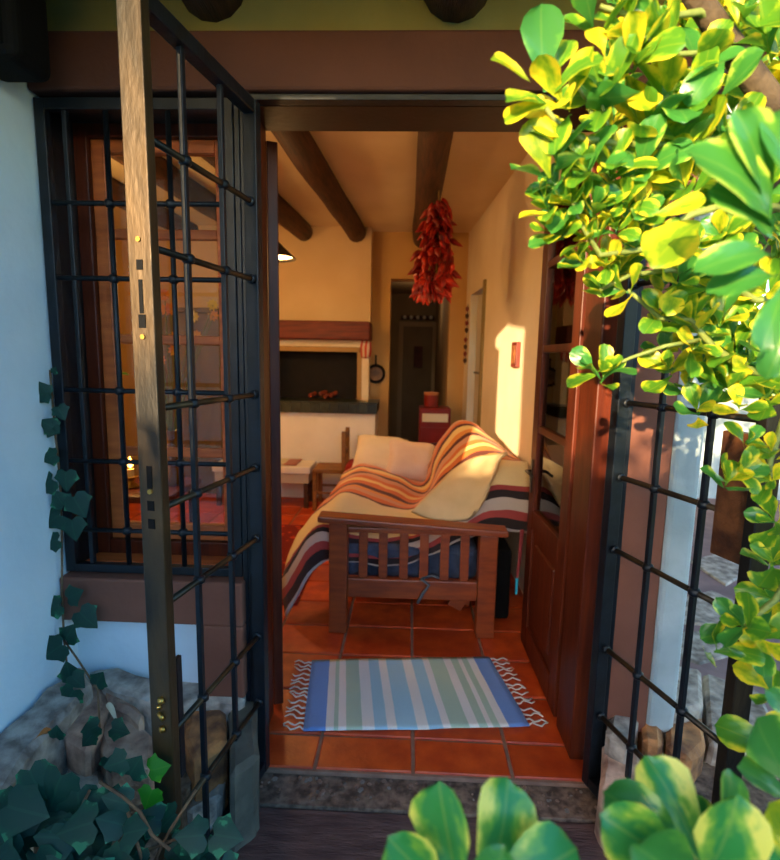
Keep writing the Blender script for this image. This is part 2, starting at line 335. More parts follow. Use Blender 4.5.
# ceiling logs
def log(name, a, b, r, label, group='ceiling logs'):
    a, b = Vector(a), Vector(b); m = MB(); pts = []; rs = []
    for i in range(15):
        t = i / 14; p = a.lerp(b, t) + Vector((noise.noise(Vector((t * 3, a.x * 5, 1))), 0, noise.noise(Vector((t * 3, a.x * 5, 9))))) * .025
        pts.append(p); rs.append(r * (1 + .1 * noise.noise(Vector((t * 5, a.x * 9, 4)))))
    m.tube(pts, rs, 14)
    return tag(m.build(name, WOODD, smooth=True), label, 'beam', group)
log('ceiling_log', (-.80, 2.06, 2.84), (-.60, 5.79, 2.84), .1, 'round ceiling log ending above the oven hood, seen through the door')
log('ceiling_log', (-1.36, 2.06, 2.84), (-1.17, 5.79, 2.84), .1, 'round ceiling log next to the pendant lamp, half hidden by door edge')
log('ceiling_log', (.135, 2.06, 2.83), (.11, 5.99, 2.83), .105, 'round ceiling log carrying the bunch of dried red chilies')
log('ceiling_log', (-1.95, 2.06, 2.84), (-1.78, 5.79, 2.84), .1, 'round ceiling log seen through the upper left window panes')
log('ceiling_log', (-2.55, 2.06, 2.84), (-2.4, 5.99, 2.84), .1, 'leftmost round ceiling log seen through the left window')
# eave rafters outside
log('rafter_log', (-.64, 1.79, 2.66), (-.66, -.1, 2.62), .105, 'dark round rafter end above the left window grille', 'eave rafter logs')
log('rafter_log', (.115, 1.79, 2.66), (.11, -.1, 2.62), .105, 'dark round rafter end above the middle of the doorway', 'eave rafter logs')
struct(MB().box((-1.6, -.27, 2.77), (2.8, 1.79, 2.84)).build('trim_6', mat('eave_boards', (70, 46, 30), (92, 62, 40), 6, .8, .3, stretch=(6, .5, 1))), 'eave boards over the doorway')
struct(MB().box((1.02, 1.78, 2.508), (2.8, 2.04, 2.9)).build('wall_porch', BLUEWHITE))

# floor
fl = struct(MB().box((-3.5, 1.735, -.12), (1.1, 9.2, -.008)).build('floor', GROUT))
tw, td = .37, .29
def tilemesh(w, d):
    m = MB(); m.box((-w / 2, -d / 2, -.02), (w / 2, d / 2, 0)); me = m.mesh('floor_tile', TILE)
    bm = bmesh.new(); bm.from_mesh(me); bmesh.ops.bevel(bm, geom=[e for e in bm.edges if all(v.co.z > -.001 for v in e.verts)], offset=.004, segments=1, affect='EDGES'); bm.to_mesh(me); bm.free(); return me
tm = tilemesh(tw - .014, td - .014); tf = tilemesh(tw - .014, .165)
xs = [.235 - .37 * i for i in range(0, 9)] + [.605, .975]
for j in range(-1, 14):
    for x in xs:
        if x < -.6 and j < 0: continue
        if j == -1:
            if abs(x) > .7: continue
            me, y = tf, 1.828
        else:
            me, y = tm, 1.915 + td * (j + .5)
        if x > RWX(y) + .1 or (x < -.7 and j < 1): continue
        o = bpy.data.objects.new('tile', me); COL.objects.link(o); o.parent = fl; o.location = (x, y, random.uniform(-.0015, .0015)); o.rotation_euler = (random.uniform(-.003, .003), random.uniform(-.003, .003), random.uniform(-.008, .008))
MB().box((-3.4, 5.975, -.02), (.64, 9.1, 0)).build('hall_floor', TILE, fl)

# ------------------------------------------------------------------ window_1 (left) with wooden sash
win = sempty('window_1')
def wbox(name, lo, hi, mt=WOODO, bev=.006, par=win): return MB().box(lo, hi).build(name, mt, par, bevel=bev)
m = MB(); m.box((-1.22, 1.92, .737), (-1.16, 2.0, 2.337)); m.box((-.66, 1.92, .737), (-.6, 2.0, 2.337)); m.box((-1.16, 1.92, 2.28), (-.66, 2.0, 2.337)); m.box((-1.16, 1.92, .737), (-.66, 2.0, .80))
m.build('frame', WOOD, win, bevel=.005)
m = MB(); m.box((-1.16, 1.94, .80), (-1.11, 1.98, 2.28)); m.box((-.71, 1.94, .80), (-.66, 1.98, 2.28)); m.box((-1.11, 1.94, 2.235), (-.71, 1.98, 2.28)); m.box((-1.11, 1.94, .80), (-.71, 1.98, .86))
m.build('sash', WOODO, win, bevel=.004)
zs = [.86, 1.13, 1.56, 1.94, 2.235]
for z in zs[1:-1]: wbox('glazing_bar', (-1.11, 1.945, z - .0), (-.71, 1.975, z + .035))
for i in range(4): wbox('pane', (-1.11, 1.958, zs[i] + (.035 if i else 0)), (-.71, 1.962, zs[i + 1]), GLASS, 0)
wbox('sill', (-1.22, 1.84, .72), (-.6, 1.94, .745), WOODO, .004)
# black iron grille of the window
gr = empty('window_grille', 'fixed black iron grille over the left window', 'window grille', (-.9, 1.75, .74))
Z0, Z1 = .745, 2.325
RZ = [2.008, 1.77, 1.397, 1.15, .90]
m = MB(); m.box((-1.215, 1.735, Z0), (-1.18, 1.765, Z1)); m.box((-.61, 1.735, Z0), (-.575, 1.765, Z1)); m.box((-1.18, 1.735, Z1 - .035), (-.61, 1.765, Z1)); m.box((-1.18, 1.735, Z0), (-.61, 1.765, Z0 + .03)); m.box((-1.13, 1.74, Z0 + .03), (-1.115, 1.76, Z1 - .035)); m.box((-1.219, 1.765, Z0), (-1.205, 1.918, Z1)); m.box((-1.205, 1.765, 2.322), (-.605, 1.918, 2.334))
m.build('frame', IRON, gr, bevel=.003)
for x in (-.99, -.788): MB().tube([(x, 1.75, Z0 + .03), (x, 1.75, Z1 - .03)], .009, 8).build('vertical_bar', IRON, gr, smooth=True)
for z in RZ:
    hb_ = MB().tube([(-1.18, 1.745, z), (-.61, 1.745, z)], .0085, 8).build('horizontal_bar', IRON, gr, smooth=True)
    for x in (-.99, -.788): collar((x, 1.748, z), (0, 0, 1), .0155, .026).build('collar', IRON, hb_, smooth=True)
m = MB(); m.box((-.572, 1.735, 0), (-.555, 1.775, 2.33)); m.box((-.553, 1.735, 0), (-.536, 1.775, 2.33)); 
tag(m.build('gate_jamb', IRON, bevel=.002), 'black iron jamb post between window grille and open left gate leaf', 'gate post')
m = MB(); m.box((.716, 1.735, 0), (.74, 1.775, 2.33)); tag(m.build('gate_jamb', IRON, bevel=.002), 'black iron jamb post beside the brown strip right of doorway', 'gate post')
tag(MB().box((-.536, 1.735, 2.318), (.716, 1.775, 2.336)).build('gate_head_rail', IRON, bevel=.002), 'black iron rail across the top of the doorway', 'gate rail')

# ------------------------------------------------------------------ iron gate leaves
def gate(label, h, e, mirror):
    """h hinge stile (x, y), e end stile (x, y)"""
    h, e = Vector((h[0], h[1], 0)), Vector((e[0], e[1], 0)); d = (e - h).normalized(); nrm = Vector((-d.y, d.x, 0)); L = (e - h).length
    g = empty('iron_gate', label, 'gate', (h.x, h.y, 0), 'iron gate leaves of the doorway')
    P = lambda s, z, o=0: h + d * s + nrm * o + Vector((0, 0, z))
    zt, zb = 2.31, 0.0
    MB().bar(P(.018, zb), P(.018, zt), .036, .045, side=d).build('hinge_stile', IRON, g, bevel=.003)
    st = MB().bar(P(L - .014, zb), P(L - .014, zt), .030, .060, side=d); st.build('end_stile', IRONW, g, bevel=.003)
    MB().bar(P(.03, zt - .02), P(L - .028, zt - .02), .04, .04, side=(0, 0, 1)).build('top_rail', IRON, g, bevel=.003)
    MB().bar(P(.03, zb + .02), P(L - .028, zb + .02), .04, .04, side=(0, 0, 1)).build('bottom_rail', IRON, g, bevel=.003)
    ss = [L * .36, L * .68]
    for s in ss: MB().bar(P(s, zb + .03), P(s, zt - .03), .015, .015, side=d).build('vertical_bar', IRON, g, bevel=.002)
    for z in RZ + [.54, .285]:
        hb_ = MB().tube([P(.03, z, .004), P(L * .5, z, .004), P(L - .028, z, .004)], .0088, 8).build('horizontal_bar', IRONW, g, smooth=True)
        for s in ss: collar(P(s, z, .003), (0, 0, 1), .0155, .024).build('collar', IRON, hb_, smooth=True)
        collar(P(.045, z, .003), d, .014, .014).build('rivet_boss', IRON, g, smooth=True)
    for z in (.12, .30, 1.2, 2.1): MB().tube([P(-.004, z - .035), P(-.004, z + .035)], .012, 8).build('hinge', IRON, g, smooth=True)
    return g, P, d, nrm, L
gL, P, d, nrm, L = gate('left iron gate leaf standing open with worn end stile tinted with sun gold', (-.51, 1.75), (-.612, 1.19), 1)
fe = L + .0012
for z, hh, ww in ((1.725, .022, .016), (1.655, .075, .010), (1.60, .03, .018), (1.235, .055, .014), (1.165, .024, .018), (1.12, .024, .018)):
    MB().bar(P(fe, z - hh / 2), P(fe, z + hh / 2), .003, ww, side=d).build('latch_slot', DARK, gL)
for z in (1.78, 1.565, 1.20): MB().tube([P(L, z), P(L + .005, z)], .006, 8).build('screw', BRASS, gL)
MB().bar(P(L - .075, .38), P(L - .075, .73), .022, .012, side=d).build('bolt_plate', IRON, gL, bevel=.002)
for z, r in ((.66, .010), (.615, .013), (.58, .009), (.64, .006)): MB().tube([P(L, z, random.uniform(-.012, .012)), P(L + .006, z - .004)], r, 7).build('sun_dapple', BRASS, gL, smooth=True)  # brass beads standing in for sun dapples low on the stile
gR, P, d, nrm, L = gate('right iron gate leaf standing open, with rusty lock box and key', (.69, 1.75), (.855, 1.23), -1)
lbx = MB().bar(P(L - .085, 1.03, .012), P(L - .085, 1.36, .012), .10, .035, side=d).build('lock_box', RUST, gR, bevel=.004)
MB().bar(P(L - .085, 1.10, .034), P(L - .085, 1.25, .034), .055, .006, side=d).build('lock_plate', IRONW, lbx, bevel=.002)
MB().tube([P(L - .07, 1.15, .035), P(L - .07, 1.15, .052)], .013, 10).build('lock_cylinder', BRASS, lbx)
ky = MB().bar(P(L - .07, 1.15, .05), P(L - .07, 1.15, .085), .003, .012); ky.tube([P(L - .07, 1.15 + .016 * math.sin(a), .098 - .016 * math.cos(a)) for a in [i * math.tau / 12 for i in range(13)]], .003, 6); ky.build('key', BRASS, lbx)
for z in (1.32, 1.0): MB().tube([P(L - .01, z, .026), P(L - .01, z, .032)], .008, 8).build('screw', STEEL, gR)

# ------------------------------------------------------------------ wooden doors
df = MB(); df.box((-.577, 1.84, 0), (-.548, 2.03, 2.40)); df.box((.655, 1.84, 0), (.71, 2.03, 2.40)); df2 = MB().box((-.548, 1.84, 2.345), (.655, 2.03, 2.40)); struct(df2.build('trim_10', mat('shaded_head_wood', (46, 18, 8), (60, 26, 12), 7, .5, .1)), 'wooden head of the door frame with shade put into its colour')  # head darker than the jambs: its shadow is put into the colour
struct(df.build('trim_7', WOOD, bevel=.006), 'reddish brown wooden door frame')
def doorleaf(name, hx, hy, ang, mir, label):
    r = struct(bpy.data.objects.new(name, None), label); COL.objects.link(r)
    W, H, T = .62, 2.31, .042; d = Vector((math.cos(ang), math.sin(ang), 0)); nn = Vector((-d.y, d.x, 0)) * mir; h = Vector((hx, hy, .015))
    def B(n, s0, s1, z0, z1, o0=0, o1=T, mt=WOOD, bev=.004):
        m = MB(); k = [h + d * s + nn * o + Vector((0, 0, z)) for z in (z0, z1) for s, o in ((s0, o0), (s1, o0), (s1, o1), (s0, o1))]
        m.v = [tuple(p) for p in k]; m.f = [(3, 2, 1, 0), (4, 5, 6, 7), (0, 1, 5, 4), (1, 2, 6, 5), (2, 3, 7, 6), (3, 0, 4, 7)]; return m.build(n, mt, r, bevel=bev)
    B('stile', 0, .095, 0, H); B('stile', W - .095, W, 0, H)
    B('top_rail', .095, W - .095, H - .09, H); B('lock_rail', .095, W - .095, .66, .76); B('bottom_rail', .095, W - .095, 0, .13)
    zz = [.76, 1.155, 1.55, 1.945, 2.22]
    for z in zz[1:-1]: B('glazing_bar', .095, W - .095, z, z + .035, .004, T - .004)
    for i in range(4): B('pane', .095, W - .095, zz[i] + (.035 if i else 0), zz[i + 1], T / 2 - .002, T / 2 + .002, GLASS, 0)
    pn = B('panel', .095, W - .095, .13, .66, .012, T - .012); B('raised_field', .15, W - .15, .19, .60, .002, T - .002, bev=.012)
    for s in (-.03, T + .03):
        m = MB(); c = h + d * (W - .045) + Vector((0, 0, .95)); a = c + nn * s
        m.tube([c + nn * (0 if s < 0 else T), a, a - d * .11], .008, 8); m.build('handle', STEEL, r, smooth=True)
        e = nn * (-.004 if s < 0 else T + .004); MB().bar(c + e - Vector((0, 0, .11)), c + e + Vector((0, 0, .06)), .03, .006, side=d).build('handle_plate', STEEL, r)
    return r
doorleaf('door_1', .652, 2.06, rad(91), -1, 'right glazed wooden door leaf opened inward against the wall')
doorleaf('door_2', -.556, 2.06, rad(113), -1, 'left wooden door leaf opened inward, seen edge on')
# side door on the right wall, far end
d3 = sempty('door_3')
def WB(n, y0, y1, z0, z1, o0, o1, mt, bev=0, par=d3):
    m = MB(); k = [(RWX(y) + o, y, z) for z in (z0, z1) for y, o in ((y0, o0), (y1, o0), (y1, o1), (y0, o1))]
    m.v = k; m.f = [(3, 2, 1, 0), (4, 5, 6, 7), (0, 1, 5, 4), (1, 2, 6, 5), (2, 3, 7, 6), (3, 0, 4, 7)]; return m.build(n, mt, par, bevel=bev)
WB('door_frame', 4.93, 5.0, 0, 2.25, -.02, .1, mat('olive_paint', (140, 120, 70), None, 4, .7, 0)); WB('door_panel', 5.0, 5.42, 0.01, 2.15, .02, .05, mat('pale_door_paint', (200, 190, 172), None, 3, .6, .05))
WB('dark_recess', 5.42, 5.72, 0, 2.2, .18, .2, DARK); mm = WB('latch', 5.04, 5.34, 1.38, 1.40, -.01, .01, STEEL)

# ------------------------------------------------------------------ hallway things
d4 = sempty('door_4')
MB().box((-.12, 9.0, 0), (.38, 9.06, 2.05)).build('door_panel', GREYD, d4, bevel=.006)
m = MB(); m.box((-.2, 9.0, 0), (-.12, 9.09, 2.13)); m.box((.38, 9.0, 0), (.44, 9.09, 2.13)); m.box((-.12, 9.0, 2.05), (.38, 9.09, 2.13)); m.build('door_frame', mat('tan_frame', (170, 140, 100), None, 3, .7, 0), d4)
tag(MB().box((.07, 8.965, 1.36), (.22, 8.995, 1.72)).build('wall_plaque', mat('dark_red_plaque', (70, 26, 20), (90, 40, 28), 12, .7, .1), bevel=.05), 'dark oval plaque on the grey door at the end of the hallway', 'plaque')
rk = empty('hook_rack', 'dark rack of five small white hooks above the hallway door', 'rack', (.1, 9, 2.2))
MB().box((-.16, 8.98, 2.17), (.40, 9.09, 2.23)).build('board', WOODD, rk)
for i in range(5): MB().lathe([(.0, .03), (.025, .02), (.03, 0), (.02, -.03), (0, -.03)], (-.1 + i * .11, 8.95, 2.2), 8).build('hook', PAPER, rk, smooth=True)
rc = empty('red_cabinet', 'red enamel cabinet with pale label strip at the hallway entrance', 'cabinet', (.29, 5.9, 0))
MB().box((.12, 5.62, .02), (.46, 5.94, .99)).build('body', RED, rc, bevel=.012)
for z0, z1 in ((.06, .40), (.43, .78)): MB().box((.14, 5.605, z0), (.44, 5.622, z1)).build('drawer', RED, rc, bevel=.005); MB().bar((.24, 5.595, (z0 + z1) / 2), (.34, 5.595, (z0 + z1) / 2), .015, .012).build('handle', STEEL, rc)
MB().box((.15, 5.61, .84), (.43, 5.624, .93)).build('label_strip', PAPER, rc)
for x in (.15, .43):
    for y in (5.65, 5.91): MB().lathe([(.02, 0), (.02, .03)], (x, y, 0), 8).build('foot', STEEL, rc)
tn = empty('red_tin', 'small red tin standing on top of the red cabinet', 'tin', (.3, 5.8, .99))
MB().lathe([(0, 0), (.08, 0), (.08, .14), (0, .14)], (.25, 5.78, .992), 16).build('body', RED, tn); MB().lathe([(.084, .13), (.084, .16), (.02, .165), (0, .17)], (.25, 5.78, .992), 16).build('lid', mat('tan_lid', (190, 120, 70), None, 5, .5, 0), tn)
# red ornament strings on the wall between passage and side door
for i, (y, z) in enumerate(((5.80, 1.95), (5.83, 1.62))):
    st = empty('hanging_ornament', ('red ornament string hanging high' if i == 0 else 'red ornament string hanging low') + ' on the wall strip right of the passage', 'ornament', (.6, y, z), 'ornament strings beside the passage')
    x = RWX(y) - .015
    MB().tube([(x, y, z + .16), (x, y, z - .16)], .003, 5).build('string', DARK, st)
    for q in range(4): MB().lathe([(0, .03), (.018, .015), (.02, 0), (.012, -.02), (0, -.03)], (x - .006, y, z + .11 - q * .075), 8).build('bead', RED if q % 2 == 0 else WOODD, st, smooth=True)
# framed picture on right wall
y0 = 3.72; pf = empty('wall_picture', 'small dark red framed tile hanging on the right wall in the sunlight', 'picture', (RWX(y0), y0, 1.55))
WB('frame', 3.66, 3.80, 1.475, 1.65, -.03, -.001, mat('red_frame', (96, 30, 18), (120, 44, 24), 9, .5, .1), .004, pf); WB('picture_face', 3.69, 3.77, 1.50, 1.625, -.034, -.028, mat('ochre_face', (176, 110, 56), (110, 60, 36), 18, .6, .1), 0, pf)

# round pan on the wall right of the oven
pn = empty('round_wall_pan', 'small round dark rimmed pan hanging right of the oven mouth', 'pan', (-.39, 5.97, 1.33))
m = MB(); m.tube([(-.385 + .095 * math.cos(a), 5.965, 1.335 + .095 * math.sin(a)) for a in [i * math.tau / 24 for i in range(25)]], .016, 8, False); m.build('rim', DARK, pn, smooth=True)
m = MB(); m.tube([(-.385, 5.985, 1.335), (-.385, 5.965, 1.335)], .085, 24); m.build('disc', mat('pan_face', (170, 120, 56), (96, 66, 34), 9, .5, .1), pn)
MB().bar((-.385, 5.97, 1.43), (-.385, 5.97, 1.55), .02, .01).build('handle', DARK, pn)
mit = empty('pot_holder', 'red and white pot holder hanging at the end of the mantel beam', 'pot holder', (-.5, 5.73, 1.6))
m = grid_patch([[(-.53, 5.735, 1.70), (-.47, 5.725, 1.70), (-.43, 5.735, 1.69)], [(-.54, 5.73, 1.61), (-.48, 5.70, 1.62), (-.42, 5.73, 1.61)], [(-.53, 5.735, 1.52), (-.48, 5.72, 1.51), (-.43, 5.735, 1.53)]], 4, 4)
cloth('cloth', m, stripes('pot_holder_cloth', [(0, (200, 70, 50)), (.2, (226, 200, 170)), (.4, (200, 70, 50)), (.6, (226, 200, 170)), (.8, (190, 50, 40))], 'X', bscale=60), mit); MB().tube([(-.48, 5.725, 1.70), (-.48, 5.725, 1.75)], .004, 6).build('loop', RED, mit)

# ------------------------------------------------------------------ pendant lamp
pl = empty('pendant_lamp', 'dark conical pendant lamp, lit, hanging from the ceiling near the door edge', 'lamp', (-1.12, 4.3, 2.9))
c = (-1.12, 4.3, 2.30)
lab(MB().lathe([(.028, .14), (.045, .13), (.09, .085), (.185, 0), (.183, -.004), (.085, .075), (.03, .12)], c, 28).build('lamp_shade', SHADE, pl, smooth=True), 'dark enamel shade')
MB().lathe([(.178, .001), (.084, .072), (.03, .115)], c, 28).build('shade_lining', SHADEIN, pl, smooth=True)
MB().lathe([(0, -.02), (.03, -.01), (.036, .02), (.02, .06), (.012, .09)], c, 14).build('bulb', BULB, pl, smooth=True)
MB().tube([(c[0], c[1], 2.43), (c[0], c[1], 2.9)], .005, 6).build('cord', DARK, pl); MB().lathe([(.03, .13), (.03, .18), (.01, .2)], c, 12).build('socket', DARK, pl)

# ------------------------------------------------------------------ dried chili ristra
ri = empty('chili_bunch', 'hanging bunch of dried red chilies tied to the ceiling log', 'dried chilies', (.17, 4.05, 2.72))
cx, cy, ztop, zbot = .185, 4.02, 2.70, 1.98
MB().tube([(cx, cy, ztop + .04), (cx, cy, zbot + .1)], .006, 6).build('string', STALK, ri)
chm = []
for v in range(4):
    m = MB(); bend = random.uniform(.25, .6); pts = []; rs = []
    for i in range(6):
        t = i / 5; pts.append((math.sin(t * bend) * .03, 0, -t * .075)); rs.append([.004, .013, .014, .011, .007, .001][i] * random.uniform(.9, 1.2))
    m.tube(pts, rs, 5); me = m.mesh('chili_pod', CHILI, True); chm.append(me)
for i in range(290):
    t = random.random() ** .7; rr = (.045 + .125 * (t ** .7)) * (1 if t < .88 else 1 - (t - .88) * 3)
    a = random.random() * math.tau; q = random.uniform(.35, 1); z = ztop - t * (ztop - zbot - .04)
    o = bpy.data.objects.new('chili_pod', random.choice(chm)); COL.objects.link(o); o.parent = ri
    o.location = (cx + math.cos(a) * rr * q + t * -.02, cy + math.sin(a) * rr * q, z); s = random.uniform(1.1, 1.7); o.scale = (s, s, s)
    o.rotation_euler = (random.uniform(-.6, .6), random.uniform(-.6, .9) * -1, a)

# ------------------------------------------------------------------ futon
fu = empty('futon_sofa', 'wooden futon sofa with slatted arm facing the door', 'sofa', (.04, 2.72, 0))
def fb(n, lo, hi, bev=.006, mt=FUTON): return MB().box(lo, hi).build(n, mt, fu, bevel=bev)
m = MB(); m.v = [(-.475, 2.68, .64), (.55, 2.68, .585), (.55, 2.80, .585), (-.475, 2.80, .64), (-.475, 2.68, .675), (.55, 2.68, .62), (.55, 2.80, .62), (-.475, 2.80, .675)]
m.f = [(3, 2, 1, 0), (4, 5, 6, 7), (0, 1, 5, 4), (1, 2, 6, 5), (2, 3, 7, 6), (3, 0, 4, 7)]; m.build('arm_rest', FUTON, fu, bevel=.008)
fb('leg', (-.415, 2.70, 0), (-.315, 2.78, .636)); fb('leg', (.40, 2.70, 0), (.50, 2.78, .588))
fb('upper_rail', (-.315, 2.725, .575), (.40, 2.765, .606)); fb('lower_rail', (-.315, 2.72, .205), (.40, 2.765, .315))
for x in (-.23, -.12, -.006, .105, .218, .327): fb('slat', (x - .024, 2.733, .315), (x + .024, 2.757, .576), .003)
m = MB().bar((-.28, 3.0, .24), (.40, 2.98, .10), .09, .03, side=(0, 0, 1)); m.build('under_rail', FUTON, fu, bevel=.004)
m = MB().bar((.30, 2.96, .05), (.46, 2.96, .34), .09, .03, side=(1, 0, 0)); m.build('brace', FUTON, fu, bevel=.004)
fb('leg', (-.415, 4.62, 0), (-.315, 4.70, .63)); fb('leg', (.40, 4.62, 0), (.50, 4.70, .58)); fb('arm_rest', (-.47, 4.60, .63), (.54, 4.72, .665)); fb('side_rail', (-.40, 2.78, .16), (-.36, 4.62, .26)); fb('side_rail', (.44, 2.78, .16), (.48, 4.62, .26))
m = MB(); m.box((-.43, 2.84, .265), (.42, 4.58, .47)); mt_ = mat('blue_denim', (34, 46, 66), (70, 86, 112), 9, .9, .4, 120)
o = m.build('mattress', mt_, fu, bevel=.05, seg=4); lab(o, 'dark blue patterned mattress')
m = MB(); m.bar((.47, 3.95, .46), (.56, 3.95, .80), .14, 1.3, side=(1, 0, 0)); MB().box((.50, 2.90, .01), (.62, 4.5, .44)).build('shade_block', DARK, fu, bevel=.02); lab(m.build('back_mattress', mt_, fu, bevel=.05, seg=4), 'dark blue back cushion')  # black block standing in for the shade under the futon back
m = MB().tube([(.09, 2.715, .33), (.135, 2.70, .30), (.10, 2.695, .25), (.075, 2.70, .195)], .009, 6); m.tube([(.09, 2.715, .33), (.15, 2.712, .35), (.19, 2.715, .335)], .007, 6); lab(m.build('tie', mat('grey_cord', (84, 88, 96), None, 9, .9, .1), fu, smooth=True), 'grey fabric tie knotted on the lower rail')

# throw with coloured end bands, cream middle and orange stripes
MAR, BLK, GRY, CRM = (164, 66, 66), (38, 28, 34), (196, 184, 176), (238, 214, 160)
OR, OR2, DB, YL, PK = (226, 116, 44), (240, 150, 60), (96, 36, 22), (250, 212, 130), (226, 160, 116)
st = [(0, GRY), (.02, BLK), (.075, MAR), (.125, GRY), (.185, BLK), (.22, MAR), (.245, CRM)]
p = .515; seq = [DB, OR, PK, OR2, DB, OR, YL, OR, PK, DB, OR2, YL, DB, OR, PK, OR2, DB, OR, YL, DB, OR, PK]
for i, c_ in enumerate(seq): st.append((p, c_)); p += .020 + .004 * (i % 3)
THROW = stripes('striped_throw', st, 'Y', wob=.02, bscale=260)
rows = [
 [(286, 616, 2.84), (318, 566, 2.83), (345, 562, 2.83), (400, 566, 2.83), (445, 548, 2.84), (490, 531, 2.86), (530, 534, 2.92)],
 [(283, 585, 2.95), (316, 538, 2.87), (350, 548, 2.86), (400, 550, 2.86), (447, 532, 2.90), (490, 506, 2.96), (530, 508, 2.98)],
 [(289, 556, 3.02), (322, 520, 2.93), (355, 528, 2.92), (400, 532, 2.95), (450, 515, 3.0), (492, 478, 3.06), (530, 478, 3.06)],
 [(302, 530, 3.15), (338, 500, 3.15), (365, 508, 3.15), (405, 516, 3.18), (450, 498, 3.2), (492, 466, 3.2), (528, 464, 3.14)],
 [(322, 504, 3.4), (350, 489, 3.4), (378, 497, 3.4), (412, 507, 3.42), (448, 480, 3.4), (486, 458, 3.35), (524, 463, 3.3)],
 [(338, 484, 3.75), (360, 474, 3.75), (392, 483, 3.75), (425, 495, 3.75), (444, 462, 3.65), (474, 437, 3.6), (516, 458, 3.5)],
 [(345, 472, 4.1), (364, 465, 4.1), (396, 474, 4.05), (424, 482, 4.0), (438, 446, 3.9), (464, 421, 3.85), (508, 452, 3.75)],
 [(352, 476, 4.3), (370, 468, 4.3), (398, 478, 4.2), (420, 486, 4.15), (434, 455, 4.05), (462, 426, 4.0), (504, 455, 3.9)]]
m = grid_patch([[at(*q) for q in r] for r in rows], 7, 7, .012, 9)
thr = tag(cloth('striped_throw', m, THROW, None, .014), 'cream throw with orange, maroon and black stripes spread over the futon', 'blanket')
MB().tube([at(522, 530, 2.86), at(520, 556, 2.86), at(517, 578, 2.86)], [.012, .010, .007], 7).build('tassel', mat('maroon_wool', (150, 56, 60), None, 9, .9, .2), thr)
lab(MB().tube([at(517, 578, 2.86), at(516, 594, 2.86)], [.010, .007], 7).build('tassel', mat('cyan_wool', (40, 190, 226), None, 9, .9, .2), thr), 'bright cyan tassel end')
fold = [[(411, 512, 2.98), (430, 518, 2.93), (452, 521, 2.90), (470, 518, 2.88), (480, 505, 2.90)],
        [(424, 500, 3.02), (444, 503, 2.97), (464, 505, 2.94), (482, 500, 2.92), (489, 487, 2.95)],
        [(438, 486, 3.10), (456, 487, 3.04), (474, 487, 3.0), (488, 481, 2.98), (495, 471, 3.0)],
        [(450, 473, 3.2), (466, 470, 3.14), (482, 469, 3.1), (494, 464, 3.06), (500, 459, 3.06)],
        [(470, 460, 3.25), (482, 456, 3.2), (494, 455, 3.15), (502, 454, 3.12), (508, 453, 3.10)]]
m = grid_patch([[at(*q) for q in r] for r in fold], 6, 6, .006, 9)
tag(cloth('cream_blanket', m, mat('beige_fleece', (208, 180, 134), (220, 194, 148), 6, .95, .4, 200), None, .02), 'plain beige blanket folded over the right side of the striped throw', 'blanket')

def pillow(name, c, w_, h_, t_, rot, mt, label, group):
    m = MB(); n = 14
    R_ = Matrix.Translation(c) @ rot.to_4x4()
    for sgn in (1, -1):
        b0 = len(m.v)
        for i in range(n + 1):
            for j in range(n + 1):
                u, v = i / n * 2 - 1, j / n * 2 - 1
                k_ = max(0, (1 - u ** 4) * (1 - v ** 4)) ** .5
                sx = 1 - .09 * (1 - abs(v)) ** .8 * abs(u) ** 3; sy = 1 - .09 * (1 - abs(u)) ** .8 * abs(v) ** 3
                q = noise.noise(Vector((u * 1.7, v * 1.7, c[0] * 9))) * .022 * k_
                m.v.append(tuple(R_ @ Vector((u * w_ / 2 * sx, sgn * t_ / 2 * k_ + q, v * h_ / 2 * sy))))
        for i in range(n):
            for j in range(n): a = b0 + i * (n + 1) + j; m.f.append((a, a + 1, a + n + 2, a + n + 1))
    o = m.build(name, mt, smooth=True)
    bm = bmesh.new(); bm.from_mesh(o.data); bmesh.ops.remove_doubles(bm, verts=bm.verts, dist=.0005); bmesh.ops.recalc_face_normals(bm, faces=bm.faces[:]); bm.to_mesh(o.data); bm.free()
    return tag(o, label, 'pillow', group)
E3 = lambda x, y, z: Matrix.Rotation(rad(z), 3, 'Z') @ Matrix.Rotation(rad(x), 3, 'X') @ Matrix.Rotation(rad(y), 3, 'Y')
pillow('cream_pillow', at(379, 457, 4.28), .44, .38, .26, E3(-38, 3, -8), CREAM, 'cream pillow at the far left of the sofa', 'cream pillows on the futon')
pillow('cream_pillow', at(410, 463, 4.18), .42, .38, .26, E3(-38, 8, 10), CREAMP, 'pinkish cream pillow leaning between cream pillow and striped heap', 'cream pillows on the futon')

# ------------------------------------------------------------------ rug by the door
B1, W1, G1, LB = (118, 162, 228), (244, 242, 234), (186, 214, 190), (172, 216, 232)
RUG = stripes('woven_rug', [(0, B1), (.095, W1), (.13, G1), (.15, W1), (.185, G1), (.255, W1), (.31, LB), (.365, W1), (.41, LB), (.50, W1), (.55, LB), (.61, W1), (.645, G1), (.73, W1), (.77, G1), (.81, W1), (.835, G1), (.865, W1), (.905, B1)], 'X', bscale=300, bump=.5)
ru = empty('striped_rug', 'small woven rug with blue, green and white stripes on the tiles inside the doorway', 'rug', (0, 2.2, 0))
A, B_, C_, D_ = [atz(*q) for q in ((303, 731, .006), (530, 727, .006), (489, 657, .006), (312, 661, .006))]
ctrl = [[A.lerp(B_, i / 6).lerp(D_.lerp(C_, i / 6), j / 4) + Vector((0, random.uniform(-.004, .004), random.uniform(0, .004))) for i in range(7)] for j in range(5)]
cloth('weave', grid_patch(ctrl, 5, 5, .0015, 14), RUG, ru, .005)
frm = mat('cotton_fringe', (214, 204, 192), None, 8, .95, .2)
